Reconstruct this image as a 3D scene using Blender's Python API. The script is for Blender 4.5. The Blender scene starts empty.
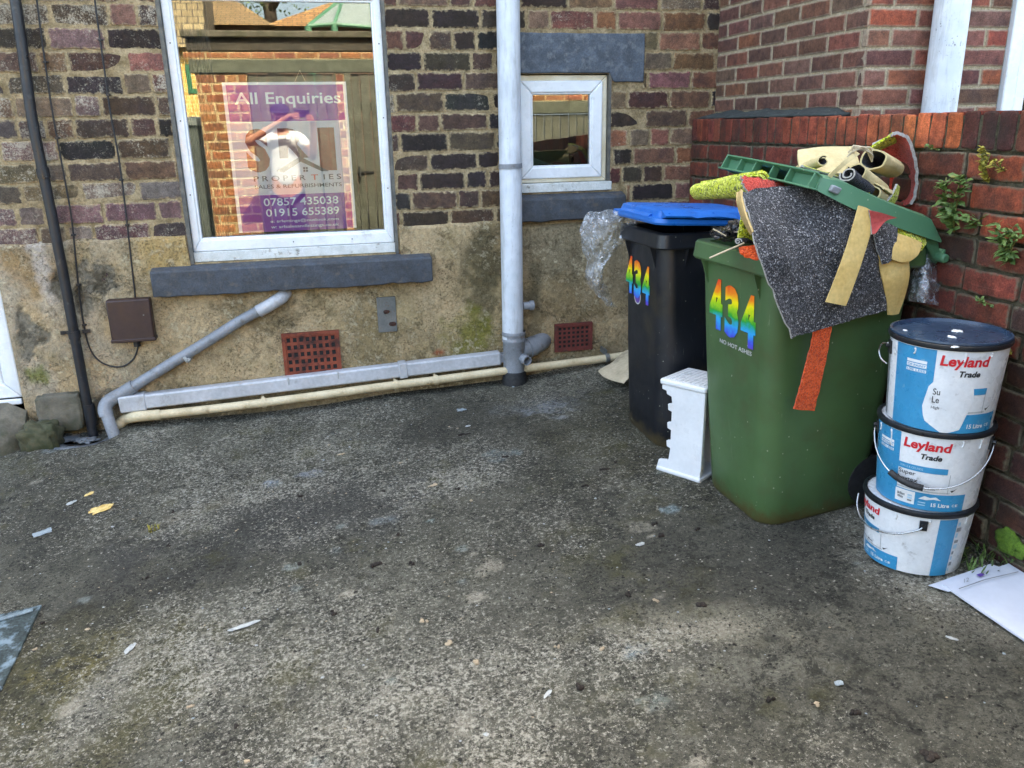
import bpy, bmesh, math, random
from mathutils import Vector, Matrix, noise as mn
random.seed(7)
rnd = random.random
U = random.uniform
PI = math.pi
scene = bpy.context.scene
COL = scene.collection

# ------------------------------------------------------------------ camera model
FPX, YAW, PITCH, ROLL = 820.289, .2329046, .3051085, .0187830
CAM = Vector((0, 0, 1.5))
D = 4.4                      # back wall plane
XW = 2.096                   # garden wall face
def cam_axes():
    fwd = Vector((math.sin(YAW)*math.cos(PITCH), math.cos(YAW)*math.cos(PITCH), -math.sin(PITCH)))
    right = Vector((math.cos(YAW), -math.sin(YAW), 0))
    down = fwd.cross(right)
    c, s = math.cos(ROLL), math.sin(ROLL)
    return c*right + s*down, -s*right + c*down, fwd
RX, DN, FW = cam_axes()
def ray(x, y): return RX*((x-512)/FPX) + DN*((y-384)/FPX) + FW
def at(x, y, Y=D):
    d = ray(x, y); return d*(Y/d.y) + CAM
def atX(x, y, X=XW):
    d = ray(x, y); return d*(X/d.x) + CAM
def _s(a, b, x):
    t = max(0, min(1, (x-a)/(b-a))); return t*t*(3-2*t)
def gz(X, Y):
    e = _s(3.2, 4.1, Y)*.075*_s(-.1, -1.25, X) - _s(3.3, 4.2, Y)*.030*_s(.75, 0, abs(X-1.0))
    return 1.5 - .29*D + .076*(X-.475*D) + .048*(Y-D) + e
def gnd(x, y, up=0.0):
    d = ray(x, y); n = Vector((-.076, -.048, 1))
    c = -.29*D - .076*.475*D - .048*D + up
    return d*(c/n.dot(d)) + CAM

# ------------------------------------------------------------------ object helpers
ORG = {}
def tag(o, label=None, cat=None, group=None, kind=None):
    if label: o['label'] = label
    if cat: o['category'] = cat
    if group: o['group'] = group
    if kind: o['kind'] = kind
    return o
def empty(name, loc, label, cat, group=None):
    o = bpy.data.objects.new(name, None); COL.objects.link(o)
    o.location = loc; o.empty_display_size = .05
    ORG[o.name] = Vector(loc)
    return tag(o, label, cat, group)
class MB:
    def __init__(s):
        s.v = []; s.f = []; s.m = []; s.col = []; s.edge = []; s.use = False
    def add(s, pts, faces, mi=0, col=None, edge=None):
        b = len(s.v)
        s.v += [Vector(p) for p in pts]
        for f in faces:
            s.f.append([b+i for i in f]); s.m.append(mi)
        n = len(pts)
        if col is not None: s.use = True
        if isinstance(col, list): s.col += col
        else: s.col += [col if col is not None else (1, 1, 1, 0)]*n
        s.edge += edge if edge is not None else [0.0]*n
        return b
    def box(s, a, b, mi=0, M=None):
        x0, y0, z0 = a; x1, y1, z1 = b
        p = [(x0,y0,z0),(x1,y0,z0),(x1,y1,z0),(x0,y1,z0),(x0,y0,z1),(x1,y0,z1),(x1,y1,z1),(x0,y1,z1)]
        if M: p = [M @ Vector(q) for q in p]
        s.add(p, [(0,3,2,1),(4,5,6,7),(0,1,5,4),(1,2,6,5),(2,3,7,6),(3,0,4,7)], mi)
    def prism(s, pts, d, mi=0):
        n = len(pts); d = Vector(d); pts = [Vector(p) for p in pts]
        s.add(pts + [p+d for p in pts], [tuple(range(n))[::-1], tuple(range(n, 2*n))] +
              [(i, (i+1) % n, n+(i+1) % n, n+i) for i in range(n)], mi)
    def loft(s, rings, mi=0, cap0=True, cap1=True):
        n = len(rings[0]); pts = []; fs = []
        for r in rings: pts += r
        for k in range(len(rings)-1):
            for i in range(n):
                j = (i+1) % n
                fs.append((k*n+i, k*n+j, (k+1)*n+j, (k+1)*n+i))
        if cap0: fs.append(tuple(range(n))[::-1])
        if cap1: fs.append(tuple((len(rings)-1)*n+i for i in range(n)))
        s.add(pts, fs, mi)
    def tube(s, path, r, n=14, mi=0, caps=True, hollow=False):
        path = [Vector(p) for p in path]; rs = r if isinstance(r, (list, tuple)) else [r]*len(path)
        rings = []; up = None
        for i, p in enumerate(path):
            t = (path[min(i+1, len(path)-1)] - path[max(i-1, 0)]).normalized()
            if up is None:
                up = Vector((0, 0, 1)) if abs(t.z) < .9 else Vector((0, 1, 0))
            a = t.cross(up).normalized(); up = a.cross(t).normalized()
            rings.append([p + rs[i]*(a*math.cos(2*PI*k/n) + up*math.sin(2*PI*k/n)) for k in range(n)])
        if hollow:
            c = path[-1]; rings.append([c + (q-c)*.82 for q in rings[-1]])
            c2 = path[-2]; t = (c2-c).normalized()*rs[-1]*1.6
            rings.append([q + t for q in rings[-1]])
        s.loft(rings, mi, caps, caps)
    def lathe(s, prof, c=(0, 0, 0), n=40, mi=0, cap0=True, cap1=True):
        c = Vector(c)
        s.loft([[c + Vector((r*math.cos(2*PI*k/n), r*math.sin(2*PI*k/n), z)) for k in range(n)] for r, z in prof], mi, cap0, cap1)
    def build(s, name, mats, parent=None, origin=None, smooth=False, bevel=0, seg=2, angle=None, recalc=True):
        if not isinstance(mats, (list, tuple)): mats = [mats]
        me = bpy.data.meshes.new(name)
        base = Vector((0, 0, 0))
        if parent is not None: base = ORG[parent.name]
        elif origin is not None: base = Vector(origin)
        me.from_pydata([tuple(p-base) for p in s.v], [], s.f)
        for m in mats: me.materials.append(m)
        me.polygons.foreach_set('material_index', s.m)
        if recalc:
            bm = bmesh.new(); bm.from_mesh(me); bmesh.ops.recalc_face_normals(bm, faces=bm.faces); bm.to_mesh(me); bm.free()
        if s.use:
            a = me.color_attributes.new('bcol', 'FLOAT_COLOR', 'POINT')
            a.data.foreach_set('color', [c for q in s.col for c in q])
            e = me.attributes.new('edge', 'FLOAT', 'POINT')
            e.data.foreach_set('value', s.edge)
        o = bpy.data.objects.new(name, me); COL.objects.link(o)
        ORG[o.name] = base
        if parent is not None: o.parent = parent
        else: o.location = base
        if smooth:
            me.polygons.foreach_set('use_smooth', [True]*len(me.polygons))
            if angle is not None:
                try: me.set_sharp_from_angle(angle=math.radians(angle))
                except Exception: pass
        if bevel:
            b = o.modifiers.new('bevel', 'BEVEL'); b.width = bevel; b.segments = seg; b.limit_method = 'ANGLE'; b.angle_limit = math.radians(40)
            me.polygons.foreach_set('use_smooth', [True]*len(me.polygons))
            try: me.set_sharp_from_angle(angle=math.radians(50))
            except Exception: pass
        return o
def catmull(P, n):
    P = [Vector(p) for p in P]; out = []
    for i in range(len(P)-1):
        p0, p1, p2, p3 = P[max(i-1, 0)], P[i], P[i+1], P[min(i+2, len(P)-1)]
        for k in range(n):
            t = k/n
            out.append(.5*((2*p1) + (p2-p0)*t + (2*p0-5*p1+4*p2-p3)*t*t + (3*p1-p0-3*p2+p3)*t**3))
    out.append(P[-1]); return out

# ------------------------------------------------------------------ materials
def C(h, a=1.0):
    h = h.lstrip('#'); r = [int(h[i:i+2], 16)/255 for i in (0, 2, 4)]
    return tuple(x/12.92 if x <= .04045 else ((x+.055)/1.055)**2.4 for x in r) + (a,)
class NT:
    def __init__(s, name):
        s.mat = bpy.data.materials.new(name); s.mat.use_nodes = True
        s.t = s.mat.node_tree; s.b = s.t.nodes['Principled BSDF']
        s.co = s.n('ShaderNodeTexCoord').outputs['Object']
    def n(s, typ, ins=None, **props):
        nd = s.t.nodes.new(typ)
        for k, v in props.items(): setattr(nd, k, v)
        for k, v in (ins or {}).items():
            if isinstance(v, bpy.types.NodeSocket): s.t.links.new(v, nd.inputs[k])
            else: nd.inputs[k].default_value = v
        return nd
    def noise(s, sc, det=4, ro=.55, co=None, dist=0):
        return s.n('ShaderNodeTexNoise', {'Vector': co or s.co, 'Scale': sc, 'Detail': det, 'Roughness': ro, 'Distortion': dist}).outputs[0]
    def vor(s, sc, out='Distance', feat='F1', co=None):
        return s.n('ShaderNodeTexVoronoi', {'Vector': co or s.co, 'Scale': sc}, feature=feat).outputs[out]
    def mr(s, v, a, b, c=0.0, d=1.0):
        return s.n('ShaderNodeMapRange', {0: v, 1: a, 2: b, 3: c, 4: d}).outputs[0]
    def mix(s, f, a, b, mode='MIX'):
        return s.n('ShaderNodeMix', {0: f, 6: a, 7: b}, data_type='RGBA', blend_type=mode).outputs[2]
    def m(s, op, a, b=0.0):
        return s.n('ShaderNodeMath', {0: a, 1: b}, operation=op).outputs[0]
    def scale(s, col, f):          # colour times value
        return s.n('ShaderNodeVectorMath', {0: col[:3] if isinstance(col, tuple) else col, 'Scale': f}, operation='SCALE').outputs[0]
    def attr(s, name, out='Color'):
        return s.n('ShaderNodeAttribute', attribute_name=name).outputs[out]
    def vmap(s, sc=(1, 1, 1), rot=(0, 0, 0)):
        return s.n('ShaderNodeMapping', {'Vector': s.co, 'Scale': sc, 'Rotation': rot}).outputs[0]
    def xyz(s):
        return s.n('ShaderNodeSeparateXYZ', {0: s.co}).outputs
    def bump(s, h, st=.4, dist=.004):
        nm = s.n('ShaderNodeBump', {'Height': h, 'Strength': st, 'Distance': dist}).outputs[0]
        s.t.links.new(nm, s.b.inputs['Normal']); return nm
    def set(s, **kw):
        names = dict(col='Base Color', rough='Roughness', metal='Metallic', spec='Specular IOR Level', alpha='Alpha', trans='Transmission Weight',
                     coat='Coat Weight', sheen='Sheen Weight', sub='Subsurface Weight')
        for k, v in kw.items():
            sk = s.b.inputs[names[k]]
            if isinstance(v, bpy.types.NodeSocket): s.t.links.new(v, sk)
            else: sk.default_value = v
        return s.mat
def simple(name, a, b=None, sc=12, rough=.5, bump=0, bsc=60, metal=0, spec=.5, dirt=None, dsc=6, dth=(.55, .75), coat=0, rvar=.15, fine=.12):
    """two-tone noise paint/plastic with fine variation, optional dirt of its own shape"""
    t = NT(name); b = b or a
    c = t.mix(t.mr(t.noise(sc, 5), .35, .65), a, b)
    c = t.scale(c, t.mr(t.noise(sc*9, 4), .3, .7, 1-fine, 1+fine))
    if dirt: c = t.mix(t.mr(t.noise(dsc, 8, .65), dth[0], dth[1]), c, dirt)
    if bump: t.bump(t.noise(bsc, 6, .6), bump)
    r = t.mr(t.noise(sc*3, 5), .3, .7, max(.05, rough-rvar), min(1, rough+rvar))
    return t.set(col=c, rough=r, metal=metal, spec=spec, coat=coat)
M = {}
def brick_mat(name, mortar, grime=0.0, gloss=.85, smear=.55, fine=1.0):
    t = NT(name); a = t.n('ShaderNodeAttribute', attribute_name='bcol')
    c = t.scale(a.outputs['Color'], t.mr(t.noise(26, 8, .75), .25, .75, .3, 1.7))
    c = t.mix(t.mr(t.noise(9, 5, .6), .45, .7, 0, .55), c, (.035, .026, .03, 1))
    c = t.scale(c, t.mr(t.noise(190, 5, .7), .3, .7, .55, 1.45))
    salt = t.m('ADD', t.m('MULTIPLY', t.noise(120, 6, .8), .6), t.m('MULTIPLY', t.noise(16, 5, .7), .4))
    thr = t.mr(a.outputs['Alpha'], 0, 1, .68, .45)
    sf = t.n('ShaderNodeMapRange', {0: t.m('SUBTRACT', salt, thr), 1: 0.0, 2: .09, 3: 0.0, 4: .8}).outputs[0]
    c = t.mix(sf, c, C('#b0a794'))
    e = t.m('ADD', t.attr('edge', 'Fac'), t.mr(t.noise(40, 5, .65), .3, .7, -smear, smear))
    mc = t.scale(mortar, t.mr(t.noise(60, 5), .3, .7, .7, 1.25))
    c = t.mix(t.mr(e, .62, 1.15, 0, .92), c, mc)
    if grime:
        c = t.mix(t.mr(t.noise(5, 7, .65), .45, .68, 0, grime), c, (.022, .022, .016, 1))
    h = t.m('ADD', t.noise(45, 6, .65), t.m('MULTIPLY', t.noise(240, 3), .35))
    t.bump(h, .7, .006)
    return t.set(col=c, rough=gloss, spec=.25)
def mortar_mat(name, col, dark, sc=18):
    t = NT(name)
    c = t.mix(t.mr(t.noise(sc, 7, .65), .35, .65), col, dark)
    c = t.scale(c, t.mr(t.noise(130, 4), .3, .7, .7, 1.3))
    t.bump(t.m('ADD', t.noise(60, 7, .7), t.m('MULTIPLY', t.noise(260, 3), .4)), .9, .008)
    return t.set(col=c, rough=.95, spec=.15)
MORTAR_OLD = C('#aa9878'); MORTAR_NEW = C('#a2957e'); MORTAR_DARK = C('#6f6a58')
M['brick_old'] = brick_mat('old brick', MORTAR_OLD, .4, smear=.5)
M['brick_garden'] = brick_mat('garden wall brick', MORTAR_DARK, .7, smear=.35)
M['brick_new'] = brick_mat('neighbour brick', C('#a99c86'), smear=.12)
M['mortar_old'] = mortar_mat('old sandy mortar', MORTAR_OLD, C('#7a6a4e'))
M['mortar_garden'] = mortar_mat('grey mortar', C('#5d5848'), C('#2f2d24'))
M['mortar_new'] = mortar_mat('neat mortar', C('#b3a68f'), C('#96896f'))
def attr_mat(name, fine=60, amp=.35, bump=.8, dist=.006, rough=.9, speck=0, spec=.2):
    t = NT(name); c = t.attr('bcol')
    c = t.scale(c, t.mr(t.noise(fine, 7, .7), .28, .72, 1-amp, 1+amp))
    c = t.scale(c, t.mr(t.noise(fine*4.5, 4), .3, .7, 1-amp*.6, 1+amp*.6))
    if speck:
        wco = t.n('ShaderNodeVectorMath', {0: t.co, 1: t.n('ShaderNodeVectorMath', {0: t.n('ShaderNodeTexNoise', {'Vector': t.co, 'Scale': 60.0, 'Detail': 4.0}).outputs[1], 'Scale': .02}, operation='SCALE').outputs[0]}).outputs[0]
        den = t.attr('bcol', 'Alpha')
        md = t.m('MULTIPLY', t.mr(t.noise(17, 10, .82, dist=.4), .50, .56), t.mr(t.noise(2.7, 6, .65), .40, .58, .2, 1))
        c = t.mix(t.m('MULTIPLY', md, .78), c, (.020, .020, .0155, 1))
        th1 = t.mr(den, 0, 1, .60, .47)
        k1 = t.mr(t.m('SUBTRACT', t.noise(27, 10, .85), th1), 0, .045)
        c = t.mix(t.m('MULTIPLY', k1, .68), c, C('#918c7e'))
        th2 = t.mr(den, 0, 1, .60, .475)
        k2 = t.mr(t.m('SUBTRACT', t.noise(74, 8, .85), th2), 0, .04)
        c = t.mix(t.m('MULTIPLY', k2, .8), c, C('#b9b4a5'))
        m3 = t.m('MULTIPLY', t.mr(t.noise(88, 8, .85, dist=.3), .515, .555), t.mr(t.noise(9, 6, .7), .40, .58, .35, 1))
        c = t.mix(t.m('MULTIPLY', m3, .9), c, (.0095, .009, .0075, 1))
        ol = t.m('MULTIPLY', t.mr(t.noise(6, 9, .75), .52, .62), t.mr(t.noise(1.7, 4), .45, .6))
        c = t.mix(t.m('MULTIPLY', ol, .45), c, C('#4d4a26'))
        v = t.n('ShaderNodeTexVoronoi', {'Vector': wco, 'Scale': 70.0}); sp = t.n('ShaderNodeSeparateColor', {0: v.outputs['Color']}).outputs[0]
        k = t.m('MULTIPLY', t.m('MULTIPLY', t.mr(sp, .90, .93), t.mr(v.outputs['Distance'], .36, .2)), t.mr(t.noise(2.1, 4), .45, .6))
        c = t.mix(t.m('MULTIPLY', k, speck), c, C('#b5afa0'))
        dk = t.m('MULTIPLY', t.mr(sp, .08, .05), t.mr(v.outputs['Distance'], .42, .25))
        c = t.mix(t.m('MULTIPLY', dk, .9), c, (.01, .009, .008, 1))
        h = t.m('ADD', t.m('ADD', t.noise(26, 9, .8), t.m('MULTIPLY', t.noise(90, 6, .75, dist=.3), -.5)), t.m('MULTIPLY', t.noise(240, 4), .5))
    else:
        md = t.m('MULTIPLY', t.mr(t.noise(19, 10, .8, dist=.5), .50, .58), t.mr(t.noise(3.1, 5), .4, .6, .1, 1))
        c = t.mix(t.m('MULTIPLY', md, .6), c, C('#453c2c'))
        lt = t.m('MULTIPLY', t.mr(t.noise(30, 10, .82), .52, .58), t.mr(t.noise(2.3, 5), .4, .6, .1, 1))
        c = t.mix(t.m('MULTIPLY', lt, .75), c, C('#cdbf9f'))
        m4 = t.m('MULTIPLY', t.mr(t.noise(95, 8, .8), .54, .6), t.mr(t.noise(8, 5), .4, .6, .2, 1))
        c = t.mix(t.m('MULTIPLY', m4, .65), c, C('#38301f'))
        st = t.m('MULTIPLY', t.mr(t.noise(14, 8, .75, t.vmap((1, 1, .16))), .54, .66), t.mr(t.noise(2.0, 4, .5, t.vmap((1, 1, .4))), .45, .62))
        c = t.mix(t.m('MULTIPLY', st, .5), c, C('#5b5340'))
        wv = t.n('ShaderNodeVectorMath', {0: t.co, 1: t.n('ShaderNodeVectorMath', {0: t.n('ShaderNodeTexNoise', {'Vector': t.co, 'Scale': 5.0, 'Detail': 8.0, 'Roughness': .7}).outputs[1], 'Scale': .35}, operation='SCALE').outputs[0]}).outputs[0]
        ve = t.n('ShaderNodeTexVoronoi', {'Vector': wv, 'Scale': 2.2}, feature='DISTANCE_TO_EDGE').outputs[0]
        ck = t.m('MULTIPLY', t.mr(ve, .006, .001), t.mr(t.noise(1.6, 3), .5, .58))
        c = t.mix(t.m('MULTIPLY', ck, .85), c, (.03, .025, .018, 1))
        h = t.m('SUBTRACT', t.m('ADD', t.m('ADD', t.noise(fine*.8, 8, .7), t.m('MULTIPLY', t.noise(fine*4, 3), .35)), t.m('MULTIPLY', lt, .4)), t.m('ADD', t.m('MULTIPLY', ck, 1.2), t.m('MULTIPLY', m4, .5)))
    t.bump(h, bump, dist)
    return t.set(col=c, rough=rough, spec=spec)
M['render'] = attr_mat('stained sandy render', 55, .3, .8, .008)
M['concrete'] = attr_mat('weathered concrete', 70, .4, 1.0, .014, .88, .8, .25)
M['upvc'] = simple('white upvc', C('#dfe3e6'), C('#d2d6d8'), 5, .32, dirt=C('#a49f90'), dsc=9, dth=(.62, .85), fine=.03)
M['upvc_cream'] = simple('cream aged trim', C('#d8d0bb'), C('#c3b594'), 7, .45, fine=.05)
M['white_paint'] = simple('flaking white paint', C('#cfd2d0'), C('#b9bdb9'), 20, .6, bump=.3, dirt=C('#6f675a'), dsc=22, dth=(.58, .68))
M['slate_paint'] = simple('slate grey masonry paint', C('#3f454d'), C('#35383c'), 14, .7, bump=1.0, bsc=38, dirt=C('#5a544c'), dsc=24, dth=(.55, .72), fine=.25)
M['lintel_paint'] = simple('worn blue grey lintel paint', C('#525b66'), C('#3f464e'), 16, .75, bump=1.0, bsc=40, dirt=C('#6d7276'), dsc=26, dth=(.52, .7), fine=.25)
M['dark_trim'] = simple('dark sealant', C('#4a4a48'), C('#6a675e'), 20, .8, bump=.5)
M['black_pipe'] = simple('black plastic pipe', C('#16181c'), C('#1d2026'), 8, .42, dirt=C('#4b4b48'), dsc=18, dth=(.6, .8))
def white_pipe_mat(name, a, b, chip):
    t = NT(name)
    c = t.mix(t.mr(t.noise(10, 6), .35, .65), a, b)
    st = t.noise(9, 8, .7, t.vmap((3, 3, .5)))
    c = t.mix(t.mr(st, .50, .70, 0, .55), c, C('#858580'))
    zz = t.xyz()[2]
    ch = t.m('MULTIPLY', t.mr(t.noise(70, 5, .7), .60, .66), t.mr(t.noise(6, 3), .45, .6))
    c = t.mix(t.m('MULTIPLY', ch, chip), c, C('#3c3a38'))
    t.bump(t.noise(80, 4), .15)
    return t.set(col=c, rough=.5)
M['stack_white'] = white_pipe_mat('painted soil pipe', C('#cdd3da'), C('#bcc3ca'), .35)
M['neigh_pipe'] = white_pipe_mat('flaking white soil pipe', C('#d2d7da'), C('#c0c8cf'), 1.0)
M['grey_plastic'] = simple('grey pipe plastic', C('#85898f'), C('#74787d'), 10, .45, dirt=C('#55544e'), dsc=25, dth=(.56, .75))
M['light_grey'] = simple('pale grey trunking', C('#b4b6ba'), C('#a3a5a8'), 6, .42, dirt=C('#7a756a'), dsc=14, dth=(.58, .78))
M['cream_pipe'] = simple('yellowed cream pipe', C('#c9bb9b'), C('#b7a684'), 9, .5, dirt=C('#6e5a3d'), dsc=18, dth=(.6, .75))
M['black_rubber'] = simple('black rubber', C('#17181a'), C('#222325'), 20, .7, bump=.2)
M['cable'] = simple('black cable', C('#15161a'), rough=.5)
M['brown_box'] = simple('dark brown box plastic', C('#33201d'), C('#2c1b19'), 8, .5, dirt=C('#4b3d36'), dsc=25, dth=(.65, .8))
M['terracotta'] = simple('terracotta', C('#84402a'), C('#6b3122'), 14, .85, bump=.5, dirt=C('#33211c'), dsc=14, dth=(.5, .7))
M['terracotta_dull'] = simple('dull red terracotta', C('#6a2f28'), C('#582822'), 14, .85, bump=.5, dirt=C('#3c2a26'), dsc=18, dth=(.55, .7))
M['void'] = simple('dark void', (.006, .006, .006, 1), rough=.9)
M['steel'] = simple('galvanised plate', C('#6e706e'), C('#5d605e'), 14, .55, metal=.3, dirt=C('#6b4a35'), dsc=22, dth=(.58, .68), bump=.3)
M['rust'] = simple('rust', C('#4a2c20'), C('#2c1d18'), 40, .9, bump=.5)
M['stone'] = simple('grey stone', C('#6b6558'), C('#524e43'), 12, .9, bump=1.0, bsc=28, dirt=C('#3a3c2a'), dsc=7, dth=(.45, .65))
M['moss_stone'] = simple('mossy stone', C('#44442f'), C('#57533f'), 10, .95, bump=1.0, bsc=30, dirt=C('#2f351d'), dsc=8, dth=(.4, .6))
M['gully'] = simple('wet grey gully', C('#4e5256'), C('#6c737a'), 16, .35, bump=.5, dirt=C('#2b241c'), dsc=14, dth=(.5, .65))
M['room'] = simple('dim room', C('#4a4741'), C('#3f3c38'), 3, .9)
M['curtain'] = simple('curtain', C('#56544e'), C('#3d3b38'), 8, .9)
M['plain_brick'] = simple('upper brick', C('#6b5546'), C('#58443a'), 6, .9)
def glass_mat(name, refl, tint):
    t = NT(name); nt = t.t; nt.nodes.remove(t.b); out = nt.nodes['Material Output']
    fr = t.n('ShaderNodeFresnel', {'IOR': 1.5}).outputs[0]
    f = t.m('ADD', fr, refl)
    tr = t.n('ShaderNodeBsdfTransparent', {'Color': tint}).outputs[0]
    gl = t.n('ShaderNodeBsdfGlossy', {'Color': (1, 1, 1, 1), 'Roughness': .0}).outputs[0]
    mx = t.n('ShaderNodeMixShader', {0: f, 1: tr, 2: gl}).outputs[0]
    nt.links.new(mx, out.inputs['Surface']); return t.mat
M['glass'] = glass_mat('window glass', .04, (.97, .99, .98, 1))
def film_mat(name, base, refl):
    t = NT(name); nt = t.t; nt.nodes.remove(t.b); out = nt.nodes['Material Output']
    n = t.n('ShaderNodeBump', {'Height': t.noise(26, 5, .6, dist=1.2), 'Strength': .9, 'Distance': .02}).outputs[0]
    f = t.m('ADD', t.m('MULTIPLY', t.n('ShaderNodeLayerWeight', {'Blend': .3, 'Normal': n}).outputs[1], .55), t.m('ADD', t.mr(t.noise(30, 6, .7, dist=1.5), .53, .6, 0, .38), refl))
    tr = t.n('ShaderNodeBsdfTransparent', {'Color': (.96, .97, .98, 1)}).outputs[0]
    gl = t.n('ShaderNodeBsdfGlossy', {'Color': (.95, .97, 1, 1), 'Roughness': .07, 'Normal': n}).outputs[0]
    df = t.n('ShaderNodeBsdfDiffuse', {'Color': base, 'Normal': n}).outputs[0]
    g2 = t.n('ShaderNodeMixShader', {0: t.mr(t.noise(34, 5, dist=1.0), .5, .6, .1, .75), 1: gl, 2: df}).outputs[0]  # pale diffuse streaks paint highlights into the crumpled film
    mx = t.n('ShaderNodeMixShader', {0: t.m('MINIMUM', f, .85), 1: tr, 2: g2}).outputs[0]
    nt.links.new(mx, out.inputs['Surface']); return t.mat
M['film'] = film_mat('clear plastic film', (.72, .76, .8, 1), .05)
M['film_bright'] = film_mat('clear shiny plastic film', (.75, .8, .88, 1), .2)
def bin_mat(name, a, b, dirtc, rough=.38):
    t = NT(name)
    c = t.mix(t.mr(t.noise(3, 4), .35, .65), a, b)
    sc = t.noise(22, 8, .75, t.vmap((1, 1, .25)))
    c = t.mix(t.mr(sc, .62, .8, 0, .25), c, C('#8f9484'))
    sl = t.mr(t.noise(11, 6, .75, t.vmap((9, 9, .5), (.5, .3, 0))), .64, .70, 0, .6); c = t.mix(t.m('MULTIPLY', sl, t.mr(t.noise(4, 3), .45, .58)), c, C('#9aa08c'))
    dr = t.mr(t.noise(6, 8, .7), .52, .72, 0, .35); c = t.mix(dr, c, dirtc)
    z = t.xyz()[2]
    low = t.m('MULTIPLY', t.mr(t.m('ADD', z, t.mr(t.noise(22, 8, .8), .3, .7, -.05, .05)), .06, .0), .9)
    c = t.mix(low, c, dirtc)
    sp = t.n('ShaderNodeTexVoronoi', {'Vector': t.co, 'Scale': 60.0}); s1 = t.n('ShaderNodeSeparateColor', {0: sp.outputs['Color']}).outputs[0]
    c = t.mix(t.m('MULTIPLY', t.mr(s1, .965, .97), t.mr(sp.outputs['Distance'], .22, .12, 0, .6)), c, C('#b0b0a0'))
    t.bump(t.m('ADD', t.noise(5, 3), t.m('MULTIPLY', t.noise(150, 3), .06)), .25, .01)
    return t.set(col=c, rough=t.mr(t.noise(7, 6), .3, .7, rough-.06, rough+.16), spec=.5)
M['green_bin'] = bin_mat('green bin plastic', C('#47633c'), C('#3f5836'), C('#4d4526'))
M['green_lid'] = bin_mat('green lid plastic', C('#4f7d5e'), C('#467255'), C('#4f7d5e'), .42)
M['black_bin'] = bin_mat('black bin plastic', C('#14171e'), C('#101318'), C('#4b412c'), .36)
M['blue_lid'] = simple('blue lid plastic', C('#1769bd'), C('#115cab'), 4, .36, dirt=C('#5b7fb8'), dsc=9, dth=(.66, .85), fine=.05)
def rainbow(name, z0, z1):
    t = NT(name); z = t.mr(t.xyz()[2], z0, z1)
    z = t.m('ADD', z, t.mr(t.noise(40, 5), .3, .7, -.05, .05))
    r = t.n('ShaderNodeValToRGB', {0: z}); e = r.color_ramp.elements
    stops = [(0, '#6b2f9c'), (.14, '#3a4fd0'), (.3, '#1f9fe0'), (.45, '#1f9c2f'), (.58, '#9ecb20'), (.7, '#f2e21a'), (.83, '#f28a1c'), (1, '#e0301c')]
    e[0].position = 0; e[0].color = C(stops[0][1]); e[1].position = 1; e[1].color = C(stops[-1][1])
    for p, h in stops[1:-1]: q = e.new(p); q.color = C(h)
    return t.set(col=r.outputs[0], rough=.4)
M['sticker_white'] = simple('white sticker', C('#b3b6b2'), rough=.5)
M['sticker_purple'] = simple('purple sticker', C('#5a3f8f'), rough=.5)
def carpet(name, cols, sc=260, bump=1.0):
    t = NT(name); v = t.n('ShaderNodeTexVoronoi', {'Vector': t.co, 'Scale': float(sc)})
    k = t.n('ShaderNodeSeparateColor', {0: v.outputs['Color']}).outputs[0]
    r = t.n('ShaderNodeValToRGB', {0: k}); e = r.color_ramp.elements
    e[0].position = 0; e[0].color = cols[0]; e[1].position = 1; e[1].color = cols[-1]
    for i, c in enumerate(cols[1:-1]): q = e.new((i+1)/(len(cols)-1)); q.color = c
    c = t.scale(r.outputs[0], t.mr(t.noise(7, 4), .3, .7, .75, 1.2))
    t.bump(t.m('ADD', t.noise(sc*.7, 4, .7), t.m('MULTIPLY', v.outputs['Distance'], -.6)), bump, .006)
    return t.set(col=c, rough=1.0, spec=.05, sheen=.2)
M['charcoal'] = carpet('charcoal flecked carpet', [C('#0d0d0f'), C('#1c1c1f'), C('#2c2c2f'), C('#111113'), C('#66656a'), C('#333336'), C('#17171a'), C('#b5b3b2')], 290)
M['lime'] = carpet('lime flecked carpet', [C('#3f4a10'), C('#b5c024'), C('#d8dc3a'), C('#8c9a1a'), C('#eef07a'), C('#c8d02c'), C('#2f380c')], 175)
M['red'] = carpet('red carpet', [C('#a02a20'), C('#cc4232'), C('#d85444'), C('#b5352a')], 220)
M['orange'] = carpet('orange red carpet', [C('#b03a16'), C('#e0521f'), C('#f06a34'), C('#c8431a')], 200)
M['navy'] = carpet('navy carpet', [C('#0d0f18'), C('#181b29'), C('#232637'), C('#11131d')], 260)
M['backing'] = simple('beige carpet backing', C('#b39a68'), C('#a78c5a'), 12, .9, bump=.3, bsc=220, dirt=C('#8a7044'), dsc=10, dth=(.6, .8))
M['strip'] = simple('pale yellow strip', C('#cdb273'), C('#c0a05c'), 9, .85, bump=.3, bsc=150, dirt=C('#a5854a'), dsc=14, dth=(.55, .75))
M['backing_pale'] = simple('pale cream backing', C('#c0b186'), C('#b3a274'), 12, .9, bump=.3, bsc=220)
M['fray'] = simple('frayed white edge', C('#b4b1ac'), C('#8f8b86'), 120, .95, bump=1.0, bsc=260)
M['stool'] = simple('white moulded plastic', C('#dcdfe2'), C('#d0d3d6'), 7, .35, dirt=C('#b0aca2'), dsc=14, dth=(.62, .85), fine=.03)
M['tin_white'] = simple('white printed tin', C('#dfe2e5'), C('#d2d6da'), 8, .32, dirt=C('#8c8d8b'), dsc=17, dth=(.6, .74), fine=.05)
M['tin_blue'] = simple('blue label print', C('#358fbd'), C('#2c7fac'), 8, .34, dirt=C('#7fa9bd'), dsc=20, dth=(.62, .74), fine=.05)
M['tin_paleblue'] = simple('pale blue label print', C('#9fc3d8'), rough=.4)
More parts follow.
